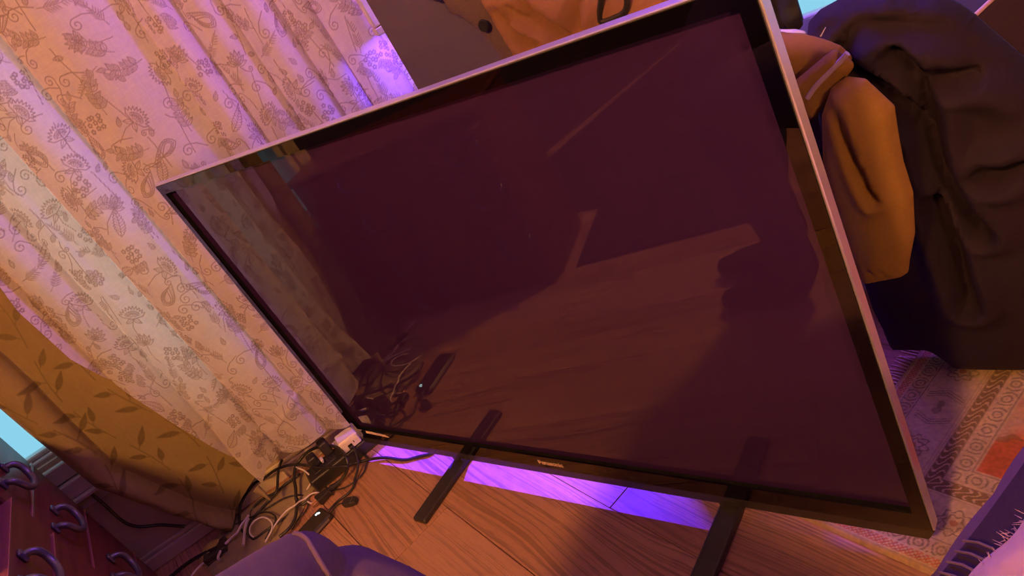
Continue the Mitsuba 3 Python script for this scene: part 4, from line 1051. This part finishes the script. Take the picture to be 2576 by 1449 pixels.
# ------------------------------------------------------------------ couch edge with the fleece throw
CE = np.array([1.420, -0.250, 0.0])
CDV = np.array([math.cos(math.radians(69)), math.sin(math.radians(69)), 0])
FCO = frame(CE, CDV, np.cross(CDV, UPV), UPV)     # local: along the edge, into the couch, up
co = thing('couch', 'dark low couch under the pink fleece throw', 'couch')
part(co, 'seat', rbox((-0.75, 0.015, 0.20), (0.26, 0.80, 0.405), 0.03, FCO), 'couch_cloth', smooth=40)
part(co, 'base', cbox((-0.73, 0.04, 0.04), (0.24, 0.78, 0.21), 0.006, FCO), 'couch_cloth')
for a, b in ((-0.70, 0.07), (0.21, 0.07), (-0.70, 0.74), (0.21, 0.74)):
    part(co, 'leg', tube(xf(FCO, [[a, b, 0.0085], [a, b, 0.03], [a, b, 0.06]]), 0.018, 12), 'black_satin')
th_ = thing('throw', 'pink fleece throw with a dark woven border on the couch at the lower right', 'throw')
na, nb = 120, 70
A_, B_ = np.meshgrid(np.linspace(-0.28, 0.24, na), np.linspace(0, 0.5, nb), indexing='ij')
hz = 0.422 + 0.006 * meshkit.fbm(np.stack([A_ * 12, B_ * 12, 0 * A_], -1), 3, 51) - 0.012 * np.clip((0.012 - B_) / 0.012, 0, 1)
part(th_, 'fleece', (xf(FCO, np.c_[A_.ravel(), (B_ + 0.004 * np.sin(A_ * 60)).ravel(), hz.ravel()]), grid_faces(na, nb)), 'fleece', smooth=True)
fz = []
for i in range(260):
    a = rng.uniform(-0.27, 0.22)
    q0 = np.array([a, 0.003, 0.414 + rng.uniform(-.004, .006)])
    q1 = q0 + [rng.uniform(-.004, .004), -rng.uniform(.002, .007), rng.uniform(-.004, .003)]
    fz.append(tube(xf(FCO, [q0, (q0 + q1) / 2, q1]), [0.0005, 0.0004, 0.0002], 4))
part(th_, 'fuzz', cat(*fz), 'fleece', kind='stuff')
def strip(b0, z0, b1, z1, nr=14, wob=0.006, seed=0, scal=0.0):
    A2, K2 = np.meshgrid(np.linspace(-0.28, 0.26, 160), np.linspace(0, 1, nr), indexing='ij')
    b1v = b1 - scal * np.abs(np.sin(A2 * 33))
    return (xf(FCO, np.c_[A2.ravel(), (b0 + (b1v - b0) * K2 + wob * np.sin(A2 * 21 + seed) * K2).ravel(), (z0 + (z1 - z0) * K2 ** 1.5).ravel()]), grid_faces(160, nr))
part(th_, 'woven_border', strip(0.02, 0.412, -0.040, 0.372, seed=1, wob=0.0012), 'band_cloth', smooth=True, label='dark woven border')
part(th_, 'border_edge', strip(-0.028, 0.377, -0.060, 0.340, seed=1, scal=0.003, wob=0.0015), 'band_gauze', smooth=True)
for i in range(21):
    a = -0.27 + 0.024 * i
    if (i // 4) % 2 == 0:
        for kx in range(2):
            aa = a + 0.012 * kx
            p3 = [[aa, -0.004, 0.4085], [aa + 0.006, -0.020, 0.3965], [aa + 0.012, -0.038, 0.378]]
            part(th_, 'stripe', tube(xf(FCO, p3), 0.0012, 6), 'seam_cloth')

# ------------------------------------------------------------------ the photographer's knees
def limb(js):
    """continuous limbs: chains of (x, y, z, r) joined by hulls"""
    parts = []
    for c in js:
        for a, b in zip(c[:-1], c[1:]):
            parts.append(m3.Manifold.batch_hull([m3.Manifold.sphere(a[3], 36).translate(list(a[:3])), m3.Manifold.sphere(b[3], 36).translate(list(b[:3]))]))
    return m3.Manifold.batch_boolean(parts, m3.OpType.Add)
K1, K2 = (0.930, -0.511, 0.566), (0.927, -0.485, 0.509)
M1, M2 = (0.987, -0.652, 0.611), (1.101, -0.535, 0.488)
H1, H2 = (1.30, -0.84, 0.56), (1.40, -0.70, 0.54)
A1, A2_ = (0.900, -0.66, 0.10), (0.955, -0.54, 0.10)
body = limb([[(*H1, 0.105), (*M1, 0.086), (*K1, 0.045), (*A1, 0.040)], [(*H2, 0.105), (*M2, 0.083), (*K2, 0.046), (*A2_, 0.040)], [(*H1, 0.10), (*H2, 0.10)]])
bm = tm(body.refine_to_length(0.014))
bm.merge_vertices()
trimesh.smoothing.filter_taubin(bm, iterations=24)
bv = np.array(bm.vertices)
nn = np.array(bm.vertex_normals)
wr_ = meshkit.fbm(np.c_[bv[:, 0] * 10, bv[:, 1] * 34, bv[:, 2] * 16], 3, 61) - 0.5
bv = bv + nn * (0.010 * wr_)[:, None]
pe = thing('person', 'bent knees of a seated person in dark grey trousers at the bottom edge', 'person')
part(pe, 'trousers', trimesh.Trimesh(bv, bm.faces, process=False), 'trouser_cloth', smooth=True, label='dark grey trousers')
sm = np.array([[0.9246, -0.4819, 0.5995], [0.9328, -0.4808, 0.5987], [0.942, -0.4817, 0.5968], [0.9522, -0.4854, 0.5946], [0.9613, -0.4895, 0.591], [0.9684, -0.4931, 0.5864], [0.9739, -0.496, 0.581], [0.9775, -0.4986, 0.5744], [0.979, -0.5016, 0.5652], [0.986, -0.5064, 0.5605]])
part(pe, 'side_seam', tube(spline(sm, 60), 0.0028, 8), 'seam_cloth', smooth=50, label='raised side seam')
for a in (A1, A2_):
    foot = limb([[(a[0], a[1], 0.085, 0.037), (a[0] - 0.02, a[1] + 0.005, 0.045, 0.036), (a[0] - 0.10, a[1] + 0.02, 0.034, 0.032), (a[0] - 0.155, a[1] + 0.03, 0.026, 0.024)]])
    part(pe, 'sock', tm(foot.refine_to_length(0.02)), 'dark_cloth', smooth=True)
